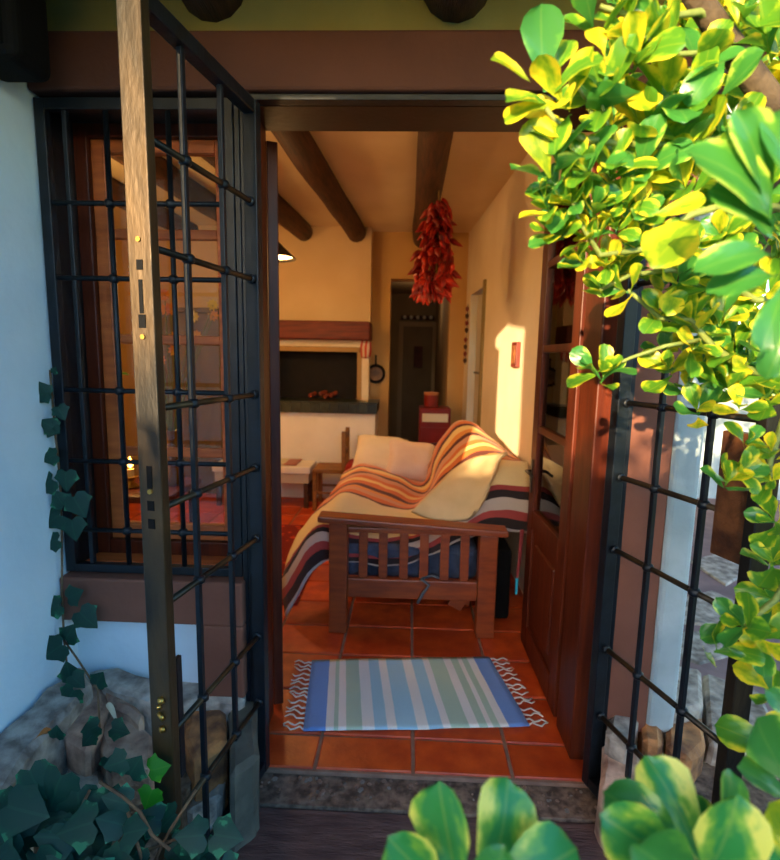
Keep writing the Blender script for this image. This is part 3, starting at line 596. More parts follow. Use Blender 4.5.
for side, (p0, p1) in ((-1, (A, D_)), (1, (B_, C_))):
    for i in range(15):
        b = p0.lerp(p1, (i + .3) / 14.8); m = MB(); pts = [b]; yy = random.uniform(-.3, .3)
        for j in range(1, 6):
            pts.append(b + Vector((side * (.017 * j), yy * .012 * j + .012 * math.sin(j * 1.7 + i), .003)))
        m.tube(pts, [.0045, .004, .0035, .004, .0035, .003], 5); m.build('tassel', frm, ru, smooth=True)

# red patterned carpet at left
rm = bpy.data.materials.new('red_carpet'); rm.use_nodes = True; n = rm.node_tree.nodes; kk = rm.node_tree.links
tc = n.new('ShaderNodeTexCoord'); vo = n.new('ShaderNodeTexVoronoi'); vo.inputs['Scale'].default_value = 14; vo.distance = 'MANHATTAN'; kk.new(tc.outputs['Object'], vo.inputs[0])
rp = n.new('ShaderNodeValToRGB'); rp.color_ramp.interpolation = 'CONSTANT'; e = rp.color_ramp.elements; e[0].color = lin((190, 40, 22)); e[1].position = .55; e[1].color = lin((120, 20, 16)); q = e.new(.32); q.color = lin((206, 96, 50)); q = e.new(.42); q.color = lin((150, 24, 16))
kk.new(vo.outputs['Distance'], rp.inputs[0]); kk.new(rp.outputs[0], n['Principled BSDF'].inputs['Base Color']); n['Principled BSDF'].inputs['Roughness'].default_value = .95
tag(MB().box((-1.33, 3.0, .002), (-.66, 4.5, .012)).build('red_carpet', rm, bevel=.003), 'red patterned carpet on the tiles left of the sofa', 'carpet')

# low table with cloth and chair at the back
tb = empty('low_table', 'low pale table with a cloth by the oven base', 'table', (-1.4, 5.3, 0))
MB().box((-1.95, 5.02, .36), (-.96, 5.38, .43)).build('table_top', mat('pale_table', (226, 216, 200), (236, 226, 212), 5, .6, .1), tb, bevel=.01)
MB().box((-1.93, 5.04, .26), (-.98, 5.36, .36)).build('apron', mat('pale_apron', (190, 178, 160), None, 5, .6, .1), tb)
for x in (-1.90, -1.01):
    for y in (5.07, 5.33): MB().box((x - .022, y - .022, 0), (x + .022, y + .022, .26)).build('leg', WOODD, tb)
m = grid_patch([[(-1.75 + .16 * i, 5.06 + .1 * j, .438 + .006 * ((i + j) % 2)) for i in range(5)] for j in range(4)], 3, 3, .003, 20)
tag(cloth('table_cloth', m, stripes('patterned_cloth', [(0, (206, 150, 130)), (.2, (216, 196, 150)), (.35, (190, 120, 110)), (.6, (220, 206, 170)), (.8, (180, 110, 96))], 'X', bscale=60), None, .006), 'crumpled pinkish patterned cloth lying on the low table', 'cloth')
ch = empty('wooden_chair', 'small plain wooden chair between the low table and the sofa', 'chair', (-.8, 5.15, 0))
CW = mat('ochre_wood', (120, 78, 32), (146, 100, 46), 6, .6, .1, stretch=(1, 5, 5))
MB().box((-.93, 4.98, .38), (-.60, 5.34, .42)).build('seat', CW, ch, bevel=.008)
for x, y, z in ((-.91, 5.0, .38), (-.91, 5.32, .38), (-.625, 5.0, .80), (-.625, 5.32, .80)): MB().box((x - .02, y - .02, 0), (x + .02, y + .02, z)).build('leg', CW, ch, bevel=.004)
for z in (.55, .72): MB().box((-.635, 5.02, z), (-.615, 5.30, z + .05)).build('back_slat', CW, ch)
MB().bar((-.91, 5.0, .18), (-.625, 5.0, .18), .02, .02).build('stretcher', CW, ch); MB().bar((-.91, 5.32, .18), (-.625, 5.32, .18), .02, .02).build('stretcher', CW, ch)
tag(MB().box((-.60, 4.86, 0), (-.5, 5.2, .5)).build('red_cloth_bundle', mat('red_cloth', (150, 24, 20), None, 5, .9, .2), bevel=.04), 'bit of red cloth hanging behind the wooden chair back', 'cloth')

# table with candle lantern and flowers behind the left window
st_ = empty('side_table', 'dark side table just inside the left window', 'table', (-1.7, 3.05, 0))
MB().box((-2.1, 2.8, .68), (-1.35, 3.3, .72)).build('table_top', WOOD, st_, bevel=.008)
for x in (-2.06, -1.39):
    for y in (2.84, 3.26): MB().box((x - .025, y - .025, 0), (x + .025, y + .025, .68)).build('leg', WOOD, st_)
cl = empty('candle_lamp', 'lit candle lamp seen glowing through the left window', 'lamp', (-1.66, 3.0, .72))
MB().lathe([(0, 0), (.05, 0), (.05, .01), (.02, .03), (.02, .05), (.045, .06), (.045, .065)], (-1.66, 3.0, .722), 14).build('base', BRASS, cl, smooth=True)
MB().lathe([(.02, .065), (.02, .11), (0, .112)], (-1.66, 3.0, .722), 10).build('candle', CREAM, cl)
MB().lathe([(0, .115), (.016, .135), (.013, .155), (0, .19)], (-1.66, 3.0, .722), 10).build('flame', FLAME, cl, smooth=True)

# cupboard, bouquet and potted plant added behind the window in place of reflections
OLV = mat('olive_brown_paint', (96, 76, 40), (116, 92, 50), 5, .6, .1, stretch=(4, 4, .6))
cb_ = empty('stand_in_cupboard', 'tall olive brown cupboard against the back wall, added as dark filling for the left window', 'cupboard', (-2.2, 5.7, 0))
MB().box((-2.75, 5.5, 0), (-1.8, 5.99, 1.95)).build('body', OLV, cb_, bevel=.01); MB().box((-2.80, 5.46, 1.95), (-1.78, 5.99, 2.0)).build('cornice', OLV, cb_, bevel=.01)
for x in (-2.72, -2.265):
    dr = MB().box((x, 5.475, .1), (x + .435, 5.499, 1.88)).build('door', OLV, cb_, bevel=.004); MB().box((x + .07, 5.465, .2), (x + .365, 5.476, 1.78)).build('raised_panel', OLV, dr, bevel=.01)
    MB().lathe([(0, -.015), (.014, -.01), (.014, .01), (0, .015)], (x + (.41 if x < -2.5 else .025), 5.455, 1.0), 8).build('knob', BRASS, dr, smooth=True)
fb_ = empty('stand_in_bouquet', 'orange and yellow flowers in a tall glass vase added behind the window in place of reflections', 'flowers', (-1.45, 3.1, .72))
MB().lathe([(0, 0), (.05, 0), (.055, .05), (.035, .22), (.045, .34), (.042, .34), (.03, .2), (.04, .02)], (-1.45, 3.1, .722), 16).build('vase', mat('amber_vase', (120, 80, 30), None, 5, .15, 0), fb_, smooth=True)
rf = random.Random(21); OF = mat('orange_petal', (236, 120, 20), (250, 170, 30), 20, .7, 0); YF = mat('yellow_petal', (250, 210, 40), None, 20, .7, 0)
for i in range(16):
    t_ = Vector((-1.38 + rf.uniform(-.24, .2), 3.08 + rf.uniform(-.12, .12), 1.48 + rf.uniform(-.1, .4))); MB().tube([(-1.45, 3.1, .98), Vector((-1.45, 3.1, 1.1)).lerp(t_, .5), t_], .003, 5).build('stem', TWIG, fb_)
    m = MB(); n_ = 9
    for k_ in range(n_):
        a = k_ * math.tau / n_; b = len(m.v); c_ = Vector((math.cos(a), -.25, math.sin(a))); q_ = Vector((-math.sin(a), 0, math.cos(a))); m.v += [tuple(t_), tuple(t_ + c_ * .022 + q_ * .010), tuple(t_ + c_ * .038), tuple(t_ + c_ * .022 - q_ * .010)]; m.f.append((b, b + 1, b + 2, b + 3))
    m.build('flower', OF if i % 3 else YF, fb_)
pp = empty('stand_in_plant', 'leafy green potted plant added behind the window in place of a green reflection', 'plant', (-1.95, 3.05, .72))
MB().lathe([(0, 0), (.07, 0), (.09, .13), (.1, .13), (.1, .16), (.085, .16), (.08, .12), (0, .12)], (-1.95, 3.05, .722), 16).build('pot', TILE, pp, smooth=True)
PPL = pp

# black box at upper left
bx = empty('wall_box', 'black box mounted high on the white wall at the upper left corner', 'box', (-1.1, 1.5, 2.3))
MB().box((-1.222, 1.46, 2.30), (-1.06, 1.62, 2.70)).build('body', DARK, bx, bevel=.03, seg=4); MB().box((-1.20, 1.45, 2.33), (-1.09, 1.462, 2.66)).build('front_grille', DARK, bx)

# ------------------------------------------------------------------ ground, step and stones
struct(MB().box((-4.5, -6.5, -.35), (7, 1.735, -.16)).build('floor_garden', SOIL))
struct(MB().box((1.02, 1.78, -.3), (7, 9.2, -.10)).build('floor_porch', PAVE))
struct(MB().box((-.62, 1.60, -.15), (.74, 1.733, -.022)).build('trim_8', GRAVEL), 'strip of gravelly mortar in front of the tiles')
pb = [MB().lathe([(0, .5), (.35, .38), (.5, 0), (.35, -.38), (0, -.5)], n=6).mesh('pebble', mt, False) for mt in (STONE, STONEP, GRAVEL)]
for i in range(110):
    o = bpy.data.objects.new('pebble', random.choice(pb)); COL.objects.link(o); o.parent = bpy.data.objects['trim_8']
    s = random.uniform(.008, .02); o.scale = (s * 1.3, s, s * .6); o.rotation_euler = (0, 0, random.random() * 6); o.location = (random.uniform(-.56, .7), random.uniform(1.625, 1.725), -.021)
m = MB(); m.box((-.66, 1.02, -.15), (.76, 1.60, -.03)); st = m.build('door_step', SLATE, bevel=.012, seg=3); tag(st, 'dark weathered step slab in front of the doorway', 'step')
def stones(root, lst):
    for pts, z, h, mt in lst:
        P_ = [atz(x, y, z) for x, y in pts]; P_ = [q + Vector((0, 0, random.uniform(-.012, .012))) for q in P_]
        m = MB().prism(P_, h); o = m.build('stone', mt, root)
        bm = bmesh.new(); bm.from_mesh(o.data); bmesh.ops.bevel(bm, geom=bm.edges[:], offset=.016, segments=1, affect='EDGES'); bmesh.ops.triangulate(bm, faces=bm.faces[:])
        bmesh.ops.subdivide_edges(bm, edges=[e for e in bm.edges if e.calc_length() > .09], cuts=1); bmesh.ops.triangulate(bm, faces=bm.faces[:])
        for v in bm.verts: v.co += noise.noise_vector(v.co * 11) * .013 + noise.noise_vector(v.co * 40) * .004
        bmesh.ops.recalc_face_normals(bm, faces=bm.faces[:]); bm.to_mesh(o.data); bm.free()
lg = empty('stone_ledge', 'rough stone ledge against the white wall under the left window', 'stone ledge', (-1.1, 1.5, 0))
MB().box((-1.22, 1.3, -.16), (-.67, 1.778, .16)).build('mortar_core', GRAVEL, lg)
stones(lg, [
 ([(-40, 762), (6, 722), (46, 690), (84, 664), (92, 684), (66, 712), (30, 748), (4, 790), (-40, 830)], .385, .36, STONE),
 ([(86, 682), (104, 684), (110, 704), (100, 734), (86, 750), (62, 738), (70, 714)], .315, .34, STONEP),
 ([(88, 664), (120, 668), (156, 678), (158, 702), (128, 694), (100, 680)], .36, .3, STONE),
 ([(104, 684), (124, 694), (146, 714), (140, 722), (112, 704)], .33, .3, STONEP),
 ([(108, 706), (132, 716), (156, 736), (154, 762), (106, 762), (98, 734)], .29, .3, STONEP),
 ([(64, 760), (104, 764), (104, 786), (60, 800)], .22, .3, STONE), ([(108, 766), (158, 766), (164, 790), (108, 796)], .20, .3, STONEP),
 ([(158, 672), (200, 674), (246, 680), (244, 698), (200, 700), (160, 702)], .31, .3, STONE),
 ([(186, 702), (224, 704), (226, 740), (196, 760), (184, 740)], .27, .35, STONEO),
 ([(228, 702), (256, 700), (258, 752), (230, 772)], .26, .40, mat('olive_stone', (76, 72, 62), (104, 98, 84), 9, .9, .7, 30)),
 ([(186, 762), (228, 764), (222, 800), (186, 810)], .12, .25, STONE)])
rg = empty('rock_pile', 'low pile of grey and orange stones at the foot of the white pier', 'stones', (.95, 1.5, 0))
MB().box((.77, 1.3, -.16), (1.5, 1.735, .1)).build('mortar_core', GRAVEL, rg)
stones(rg, [
 ([(636, 668), (668, 664), (702, 670), (704, 706), (668, 716), (640, 708)], .26, .4, STONE),
 ([(612, 690), (634, 682), (640, 712), (630, 742), (606, 730)], .27, .42, STONE),
 ([(640, 712), (662, 718), (664, 742), (644, 738)], .24, .4, STONEO),
 ([(668, 718), (702, 712), (706, 742), (690, 760), (666, 746)], .22, .4, STONEO),
 ([(604, 742), (640, 746), (646, 790), (616, 800), (600, 780)], .18, .34, STONEP),
 ([(644, 750), (690, 764), (694, 806), (650, 800)], .14, .3, STONE), ([(704, 672), (760, 690), (790, 760), (708, 744)], .18, .34, STONE)])
pv = empty('paving_stones', 'flat grey stones set in the porch ground behind the right gate', 'paving', (1.6, 2.6, -.1))
for pts in ([(672, 600), (712, 590), (742, 604), (720, 624), (684, 622)], [(668, 632), (716, 630), (752, 648), (700, 662), (672, 654)], [(690, 560), (730, 550), (756, 566), (726, 584)]):
    MB().prism([atz(x, y, -.085) for x, y in pts], .03).build('stone', STONE, pv, bevel=.006)
struct(MB().box((1.05, 6.3, -.3), (7.2, 6.5, 1.75)).build('wall_yard', PIER))  # dimmer pier material puts shade into this wall's colour
struct(MB().box((1.02, 2.1, 2.55), (7.2, 6.6, 2.7)).build('ceiling_porch', mat('porch_boards', (70, 48, 34), (90, 62, 44), 6, .8, .3)))

# ------------------------------------------------------------------ leaves
def leafmesh(name, m_, L=1.0, W=.5, fold=.25, curl=.3, shape='ob', seed=0):
    m = MB(); m.uv = []; rs = random.Random(seed); nu = 4; VV = [0, .1, .26, .44, .62, .78, .9, .97, 1.0]; WW = [.08, .13, .34, .66, .92, 1, .84, .55, .12]; nv = len(VV) - 1
    if shape == 'long': WW = [.1, .3, .7, .95, 1, .85, .55, .28, .03]
    for j in range(nv + 1):
        v, wv = VV[j], WW[j]
        for i in range(nu + 1):
            u = i / nu * 2 - 1
            x = u * W / 2 * wv * (1 + .05 * math.sin(v * 11 + seed * 2 + u)); z = abs(u) ** 1.4 * W / 2 * wv * fold + math.sin(v * 2.2) * curl * .3 - v * v * curl * .45 + .035 * math.sin(v * 7 + seed * 3) * u
            m.v.append((x, v * L * (1 - .02 * abs(u)), z)); m.uv.append((.5 + .5 * u * (.25 + .75 * wv), v))
    for j in range(nv):
        for i in range(nu): a = j * (nu + 1) + i; m.f.append((a, a + 1, a + nu + 2, a + nu + 1))
    return m.mesh(name, m_, True)
LMN = [leafmesh('leaf', LEAF_G, 1, .36, .4, .3, 'ob', 11), leafmesh('leaf', LEAF_G, 1, .42, .25, .5, 'ob', 12)]
LM = {k_: [leafmesh('leaf', mt, 1, rw, fo, cu, 'ob', i) for i, (rw, fo, cu) in enumerate(((.54, .3, .3), (.60, .15, .6), (.5, .5, .1), (.56, .25, -.25)))] for k_, mt in (('v', LEAF_V), ('y', LEAF_Y), ('g', LEAF_G), ('f', LEAF_F))}
LM['n'] = LMN; LM['f'] = [leafmesh('leaf', LEAF_F, 1, rw, fo, cu, 'ob', 20 + i) for i, (rw, fo, cu) in enumerate(((.66, .35, .3), (.62, .2, .5), (.6, .45, .1)))]
def frame_mat(p, d_, up, s):
    d_ = d_.normalized(); z = (up - d_ * up.dot(d_)); z = z.normalized() if z.length > 1e-4 else d_.orthogonal().normalized(); x = d_.cross(z)
    R_ = Matrix((x, d_, z)).transposed().to_4x4(); return Matrix.Translation(p) @ R_ @ Matrix.Scale(s, 4)
class Plant:
    def __init__(s, root): s.root = root; s.leaves = []; s.rs = random.Random(5)
    def leaf(s, p, d_, up, size, kind): s.leaves.append((frame_mat(p, d_, up, size), s.rs.choice(LM[kind]), size))
    def rosette(s, p, axis, n, size, kinds='vvg'):
        axis = axis.normalized(); u = axis.orthogonal().normalized(); q = axis.cross(u); a0 = s.rs.random() * 6
        for i in range(n):
            a = a0 + i * 2.4; el = .35 + .75 * (1 - i / n) + s.rs.uniform(-.15, .15)
            out = (u * math.cos(a) + q * math.sin(a)); dd = axis * math.cos(el) + out * math.sin(el)
            s.leaf(p - axis * size * .45 * (1 - i / n), dd, axis * 1 - out * .3, size * s.rs.uniform(.95, 1.35) * (1 - .35 * (i / n)), s.rs.choice(kinds))
    def finish(s, limit):
        s.leaves.sort(key=lambda t: -t[2] / max(.2, (t[0].translation - Vector((0, 0, CAMZ))).length))
        for M_, me, _ in s.leaves[:limit]:
            o = bpy.data.objects.new('leaf', me); COL.objects.link(o); o.parent = s.root; o.matrix_world = M_
        rest = s.leaves[limit:]
        if rest:
            m = MB(); m.uv = []; bymat = {}
            for M_, me, _ in rest: bymat.setdefault(me.materials[0].name, []).append((M_, me))
            me2 = bpy.data.meshes.new('small_foliage'); fi = []; mats = list(bymat)
            for mi, k_ in enumerate(mats):
                for M_, me in bymat[k_]:
                    b = len(m.v); m.v += [tuple(M_ @ v.co) for v in me.vertices]; uvl = [None] * len(me.vertices)
                    for lp in me.loops: uvl[lp.vertex_index] = tuple(me.uv_layers[0].data[lp.index].uv)
                    m.uv += uvl
                    for pz in me.polygons: m.f.append(tuple(b + i for i in pz.vertices)); fi.append(mi)
            me2.from_pydata(m.v, [], m.f); l = me2.uv_layers.new(name='UVMap')
            for lp in me2.loops: l.data[lp.index].uv = m.uv[lp.vertex_index]
            for k_ in mats: me2.materials.append(bpy.data.materials[k_])
            me2.polygons.foreach_set('material_index', fi); me2.polygons.foreach_set('use_smooth', [True] * len(fi))
            o = bpy.data.objects.new('small_foliage', me2); COL.objects.link(o); o.parent = s.root; o['kind'] = 'stuff'

# main shrub at the right
sh = empty('variegated_shrub', 'tall yellow and green variegated shrub hanging in from the upper right', 'shrub', (.9, .9, -.16))
pl_ = Plant(sh)
def twig(pts, r0, r1, mt=TWIG, name='twig', root=sh):
    P_ = [at(*q) for q in pts]; n_ = len(P_) - 1; return MB().tube(P_, [r0 + (r1 - r0) * i / n_ for i in range(n_ + 1)], 7).build(name, mt, root, smooth=True)
trunk = MB().tube([(1.15, 1.0, -.2), (1.12, .98, .8), (1.02, .95, 1.5), at(800, 150, .9), at(765, 95, .88), at(722, 35, .86), at(690, -12, .84), at(660, -60, .84)], [.035, .03, .027, .023, .02, .018, .016, .013], 9)
trunk.build('branch', BARK, sh, smooth=True)
twig([(722, 30, .86), (700, 12, .84), (665, 17, .82), (625, 14, .80), (600, 6, .8)], .006, .003)
twig([(750, 60, .87), (718, 52, .84), (680, 54, .82), (645, 38, .8), (615, 30, .8)], .005, .002)
twig([(770, 140, .9), (720, 140, .86), (670, 146, .84), (620, 144, .82), (580, 138, .8), (556, 122, .79), (546, 108, .78)], .007, .003)
twig([(625, 144, .82), (608, 128, .81), (602, 105, .8)], .004, .002); twig([(600, 140, .82), (590, 110, .81), (575, 80, .8)], .004, .002)
twig([(790, 210, .9), (740, 200, .86), (690, 215, .85), (640, 250, .85), (600, 255, .84), (575, 215, .83), (570, 175, .82)], .007, .003)
twig([(800, 300, .9), (755, 300, .88), (715, 275, .87), (670, 270, .86), (630, 275, .86), (600, 290, .86)], .006, .003)
twig([(790, 380, .9), (742, 368, .9), (712, 346, .89), (690, 320, .88), (660, 318, .88), (628, 290, .87)], .008, .003)
twig([(700, 340, .88), (665, 346, .87), (630, 358, .86), (608, 368, .86)], .004, .002)
twig([(790, 400, .9), (770, 460, .9), (765, 520, .9)], .006, .004)
twig([(800, 560, .8), (775, 600, .8), (748, 622, .8), (735, 640, .8)], .006, .003)
C_cam = Vector((0, 0, CAMZ))
def ros(px, py, Y, n_, size, kinds='vvg', ax=None):
    p = at(px, py, Y); a = Vector(ax) if ax else Vector((pl_.rs.uniform(-.8, .2), pl_.rs.uniform(-.9, -.1), pl_.rs.uniform(.1, .9)))
    pl_.rosette(p, a, n_, size, kinds)
def hero(b, t_, W_, kind, up=(-.1, -.8, .6), plant=None):
    """single leaf from base (px, py, Y) to tip (px, py, Y)"""
    pb_, pt_ = at(*b), at(*t_); s = (pt_ - pb_).length; (plant or pl_).leaf(pb_, pt_ - pb_, Vector(up), s, kind)
# cluster of named leaves around the left tip
hero((530, 82, .78), (491, 58, .76), .5, 'y'); hero((548, 104, .78), (506, 100, .74), .5, 'v'); hero((546, 104, .78), (505, 120, .76), .5, 'y')
hero((545, 92, .78), (540, 5, .76), .5, 'g', (0, -1, .2)); hero((554, 94, .78), (600, 52, .74), .5, 'v'); hero((552, 80, .79), (572, 38, .79), .5, 'v'); hero((575, 150, .8), (535, 118, .78), .5, 'y')
hero((550, 178, .8), (530, 118, .78), .5, 'y', (-.3, -1, .1)); hero((548, 180, .8), (511, 168, .76), .5, 'g', (0, -.5, 1)); hero((640, 92, .8), (588, 100, .78), .5, 'g', (0, .6, 1)); hero((605, 60, .78), (590, 26, .78), .5, 'y')
hero((652, 215, .72), (706, 200, .7), .5, 'y'); hero((700, 222, .74), (652, 262, .68), .5, 'y', (-.4, -1, .4)); hero((725, 60, .8), (690, 100, .78), .5, 'g')
for q in ((560, 100, .78, 7, .062), (600, 92, .8, 8, .062), (636, 60, .8, 8, .065), (670, 90, .82, 8, .07), (706, 96, .82, 8, .066), (660, 30, .8, 8, .062), (700, 60, .83, 7, .06), (625, 30, .8, 7, .06), (590, 20, .8, 5, .055),
          (650, 120, .83, 9, .066), (690, 140, .84, 9, .066), (730, 130, .86, 7, .062), (560, 150, .8, 7, .055), (585, 165, .81, 9, .055), (612, 165, .82, 8, .055), (640, 165, .83, 8, .06), (680, 180, .83, 8, .065)):
    ros(q[0], q[1], q[2], q[3] - 2, q[4] * 1.18, kinds='vyvgv')
for q in ((545, 205, .82, 8, .045), (570, 200, .82, 9, .048), (596, 205, .83, 9, .048), (560, 232, .84, 9, .045), (590, 235, .84, 9, .045), (615, 225, .84, 8, .045), (640, 210, .84, 7, .048), (580, 260, .85, 7, .04), (606, 262, .85, 7, .04), (635, 245, .85, 7, .042),
          (556, 185, .82, 7, .042), (660, 240, .85, 7, .045), (690, 245, .86, 8, .05), (720, 235, .86, 8, .05), (626, 200, .83, 7, .045), (548, 225, .83, 6, .04)):
    ros(*q, kinds='vvgvy')
for q in ((622, 290, .86, 7, .04), (600, 285, .86, 5, .035), (680, 280, .87, 8, .048), (710, 275, .87, 8, .05), (740, 270, .88, 8, .05), (765, 290, .88, 7, .05), (660, 312, .88, 6, .045), (690, 318, .88, 9, .05), (720, 320, .89, 9, .05), (752, 330, .89, 8, .055),
          (700, 345, .89, 8, .045), (730, 350, .9, 8, .045), (755, 360, .9, 8, .05), (605, 372, .86, 9, .04, ), (592, 368, .86, 6, .04), (728, 380, .9, 7, .045), (765, 395, .9, 8, .055), (740, 405, .9, 4, .04),
          (740, 470, .86, 9, .036), (728, 480, .86, 8, .036), (768, 480, .86, 8, .04), (750, 440, .88, 5, .034), (770, 450, .88, 7, .04), (772, 520, .88, 8, .045), (768, 560, .88, 7, .045), (775, 600, .86, 8, .045), (750, 150, .84, 8, .06), (765, 190, .86, 7, .06), (735, 195, .85, 7, .055), (765, 30, .85, 6, .06), (745, 10, .85, 6, .06),
          (740, 625, .78, 9, .048), (722, 648, .78, 6, .045), (765, 640, .78, 8, .05), (770, 690, .78, 7, .05), (776, 560, .85, 6, .05), (778, 750, .7, 5, .05)):
    ros(*q[:3], max(4, q[3] - 2), q[4] * 1.28, kinds='vvygv')
# large bluish leaves close to the camera at the right edge
for b, t_, kd in (((772, 232, .55), (700, 144, .5), 'n'), ((772, 238, .55), (714, 186, .52), 'g'), ((766, 222, .55), (742, 108, .5), 'n'), ((790, 215, .55), (772, 112, .5), 'n'), ((775, 255, .52), (700, 266, .5), 'n'), ((778, 276, .54), (712, 288, .52), 'n'), ((786, 280, .52), (762, 350, .49), 'n'), ((792, 310, .56), (768, 378, .55), 'n')):
    hero(b, t_, .5, kd, (-.3, -.9, .5))
# mass of small leaves filling behind
for _ in range(115):
    px, py = random.uniform(600, 790), random.uniform(-20, 410)
    if px < 600 + (py > 270) * 60: continue
    ros(px, py, random.uniform(.92, 1.15), 5, random.uniform(.05, .065), kinds='vyvg')
for _ in range(260):  # unseen leaf mass added to shade the yard wall
    pl_.rosette(Vector((random.uniform(1.2, 2.5), random.uniform(.7, 1.35), random.uniform(.5, 2.65))), Vector((random.uniform(-1, 1), -1, random.uniform(0, 1))), 6, random.uniform(.07, .10), 'vvyg')
pl_.finish(298)

# low foreground shrub
fs = empty('foreground_shrub', 'low variegated shrub with large leaves close to the camera at the bottom edge', 'shrub', (.2, .45, -.16))
p2 = Plant(fs); hb = lambda b, t_, k_, up=(0, -.9, .5): hero(b, t_, .5, k_, up, p2)
hb((462, 902, .40), (438, 782, .43), 'f', (-.5, -1, .2)); hb((478, 905, .40), (512, 782, .44), 'f', (.2, -1, .3)); hb((450, 900, .40), (388, 838, .40), 'f'); hb((480, 905, .38), (578, 848, .40), 'f', (0, -.7, .9)); hb((470, 915, .36), (505, 850, .36), 'g')
hb((700, 862, .44), (650, 757, .48), 'f', (.2, -1, .3)); hb((696, 866, .43), (608, 792, .46), 'g', (0, -.8, .8)); hb((700, 880, .40), (600, 815, .42), 'f'); hb((706, 868, .44), (735, 772, .47), 'g', (.4, -1, .2)); hb((700, 880, .42), (740, 800, .41), 'f'); hb((694, 882, .42), (640, 850, .38), 'g')
hb((790, 800, .5), (738, 766, .5), 'g', (0, -.6, 1)); hb((795, 790, .5), (752, 715, .5), 'g'); hb((795, 880, .45), (742, 838, .45), 'f'); hb((800, 860, .45), (765, 800, .45), 'y'); hb((795, 720, .55), (768, 690, .55), 'g'); hb((700, 865, .45), (690, 790, .50), 'f')
for a_, b_ in (((470, 905, .40), (468, 1100, .42)), ((702, 870, .43), (690, 1100, .45)), ((795, 800, .5), (820, 1000, .5))):
    P_ = [at(*a_), at(*b_)]; P_.append(P_[1] + Vector((0, .0, -(P_[1].z + .2)))); MB().tube(P_, [.004, .006, .009], 7).build('stem', TWIG, fs, smooth=True)
p2.finish(298)

# ------------------------------------------------------------------ ivy
def ivymesh(m_, seed):
    rs = random.Random(seed); out = [(0, 0), (.20, -.15), (.44, -.06), (.47, .10), (.60, .30), (.40, .46), (.26, .66), (0, .98), (-.26, .66), (-.40, .46), (-.60, .30), (-.47, .10), (-.44, -.06), (-.20, -.15)]
    m = MB(); m.uv = []; m.v.append((0, .25, .05)); m.uv.append((.5, .4))
    for x, y in out: z = -.12 * (abs(x) * 1.2) ** 1.5 - .10 * max(0, y) ** 2 + rs.uniform(-.02, .02); m.v.append((x, y, z)); m.uv.append((.5 + x * .85, .3 + y * .6))
    n_ = len(out)
    for i in range(n_): m.f.append((0, 1 + i, 1 + (i + 1) % n_))
    me = m.mesh('leaf', m_, True)
    bm = bmesh.new(); bm.from_mesh(me); bm.normal_update(); bm.to_mesh(me); bm.free(); return me
IV = [ivymesh(IVY, i) for i in range(3)]; IVL = [ivymesh(IVYL, 9)]
def ivyleaf(root, px, py, Y, s, ang, up=(.1, -1, .35), meshes=IV):
    """ang: direction of the tip in the picture plane, degrees, 0 = right, 90 = up"""
    p = at(px, py, Y); dd = Vector((math.cos(rad(ang)), -.15, math.sin(rad(ang))))
    o = bpy.data.objects.new('leaf', random.choice(meshes)); COL.objects.link(o); o.parent = root; o.matrix_world = frame_mat(p, dd, Vector(up), s)
iw = empty('climbing_ivy', 'ivy climbing the white wall edge beside the left window', 'ivy', (-1.18, 1.7, .38))
def vt(root, pts, r=.0035): MB().tube([at(*q) for q in pts], r, 6).build('stem', VINE, root, smooth=True)
vt(iw, [(70, 690, 1.62), (64, 640, 1.66), (62, 590, 1.69), (62, 540, 1.70), (60, 480, 1.70), (54, 420, 1.71), (50, 370, 1.71)])
vt(iw, [(100, 740, 1.5), (98, 690, 1.54), (78, 660, 1.6), (64, 640, 1.66)])
for q in ((47, 393, .035, 120), (53, 373, .02, 60), (46, 392, .045, 220), (58, 407, .04, 300), (55, 428, .045, 150), (54, 425, .04, 240), (56, 455, .045, 200), (66, 472, .055, 270), (52, 480, .06, 215), (74, 497, .065, 300), (60, 515, .06, 215), (72, 520, .06, 280), (58, 540, .05, 200), (48, 488, .05, 150), (64, 505, .05, 120)):
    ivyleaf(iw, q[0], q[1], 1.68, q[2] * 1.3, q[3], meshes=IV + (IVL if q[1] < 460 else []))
for q in ((68, 598, .07, 30, 1.66), (60, 605, .075, 200, 1.66), (80, 612, .085, 320, 1.65), (66, 640, .075, 60, 1.64), (62, 645, .09, 215, 1.62), (72, 680, .075, 100, 1.58), (74, 690, .08, 240, 1.56), (96, 685, .06, 60, 1.52), (72, 676, .06, 320, 1.55)):
    ivyleaf(iw, q[0], q[1], q[4], q[2], q[3])
for q in ((98, 726, .06, 200, 1.40), (112, 728, .06, 350, 1.40), (56, 738, .045, 80, 1.30), (108, 758, .05, 280, 1.38), (92, 735, .05, 230, 1.36)):
    ivyleaf(iw, q[0], q[1], q[4], q[2], q[3])
ig = empty('ground_ivy', 'dense dark ivy covering the ground below the stone ledge at lower left', 'ivy', (-.8, 1.1, -.1))
rs = random.Random(3)
for i in range(85):
    px = rs.uniform(-25, 235); py = rs.uniform(792, 905) + (max(0, px - 60) * .16)
    if 15 < px < 60 and py < 805: py += 15
    Y = 1.18 - (py - 790) * .0018 + rs.uniform(-.05, .05); ivyleaf(ig, px, py, Y, rs.uniform(.06, .10) * (1.15 if px < 110 else .75), rs.uniform(150, 390), up=(rs.uniform(-.4, .4), -.7, rs.uniform(.4, 1)), meshes=IV * 3 + IVL if px > 100 else IV)
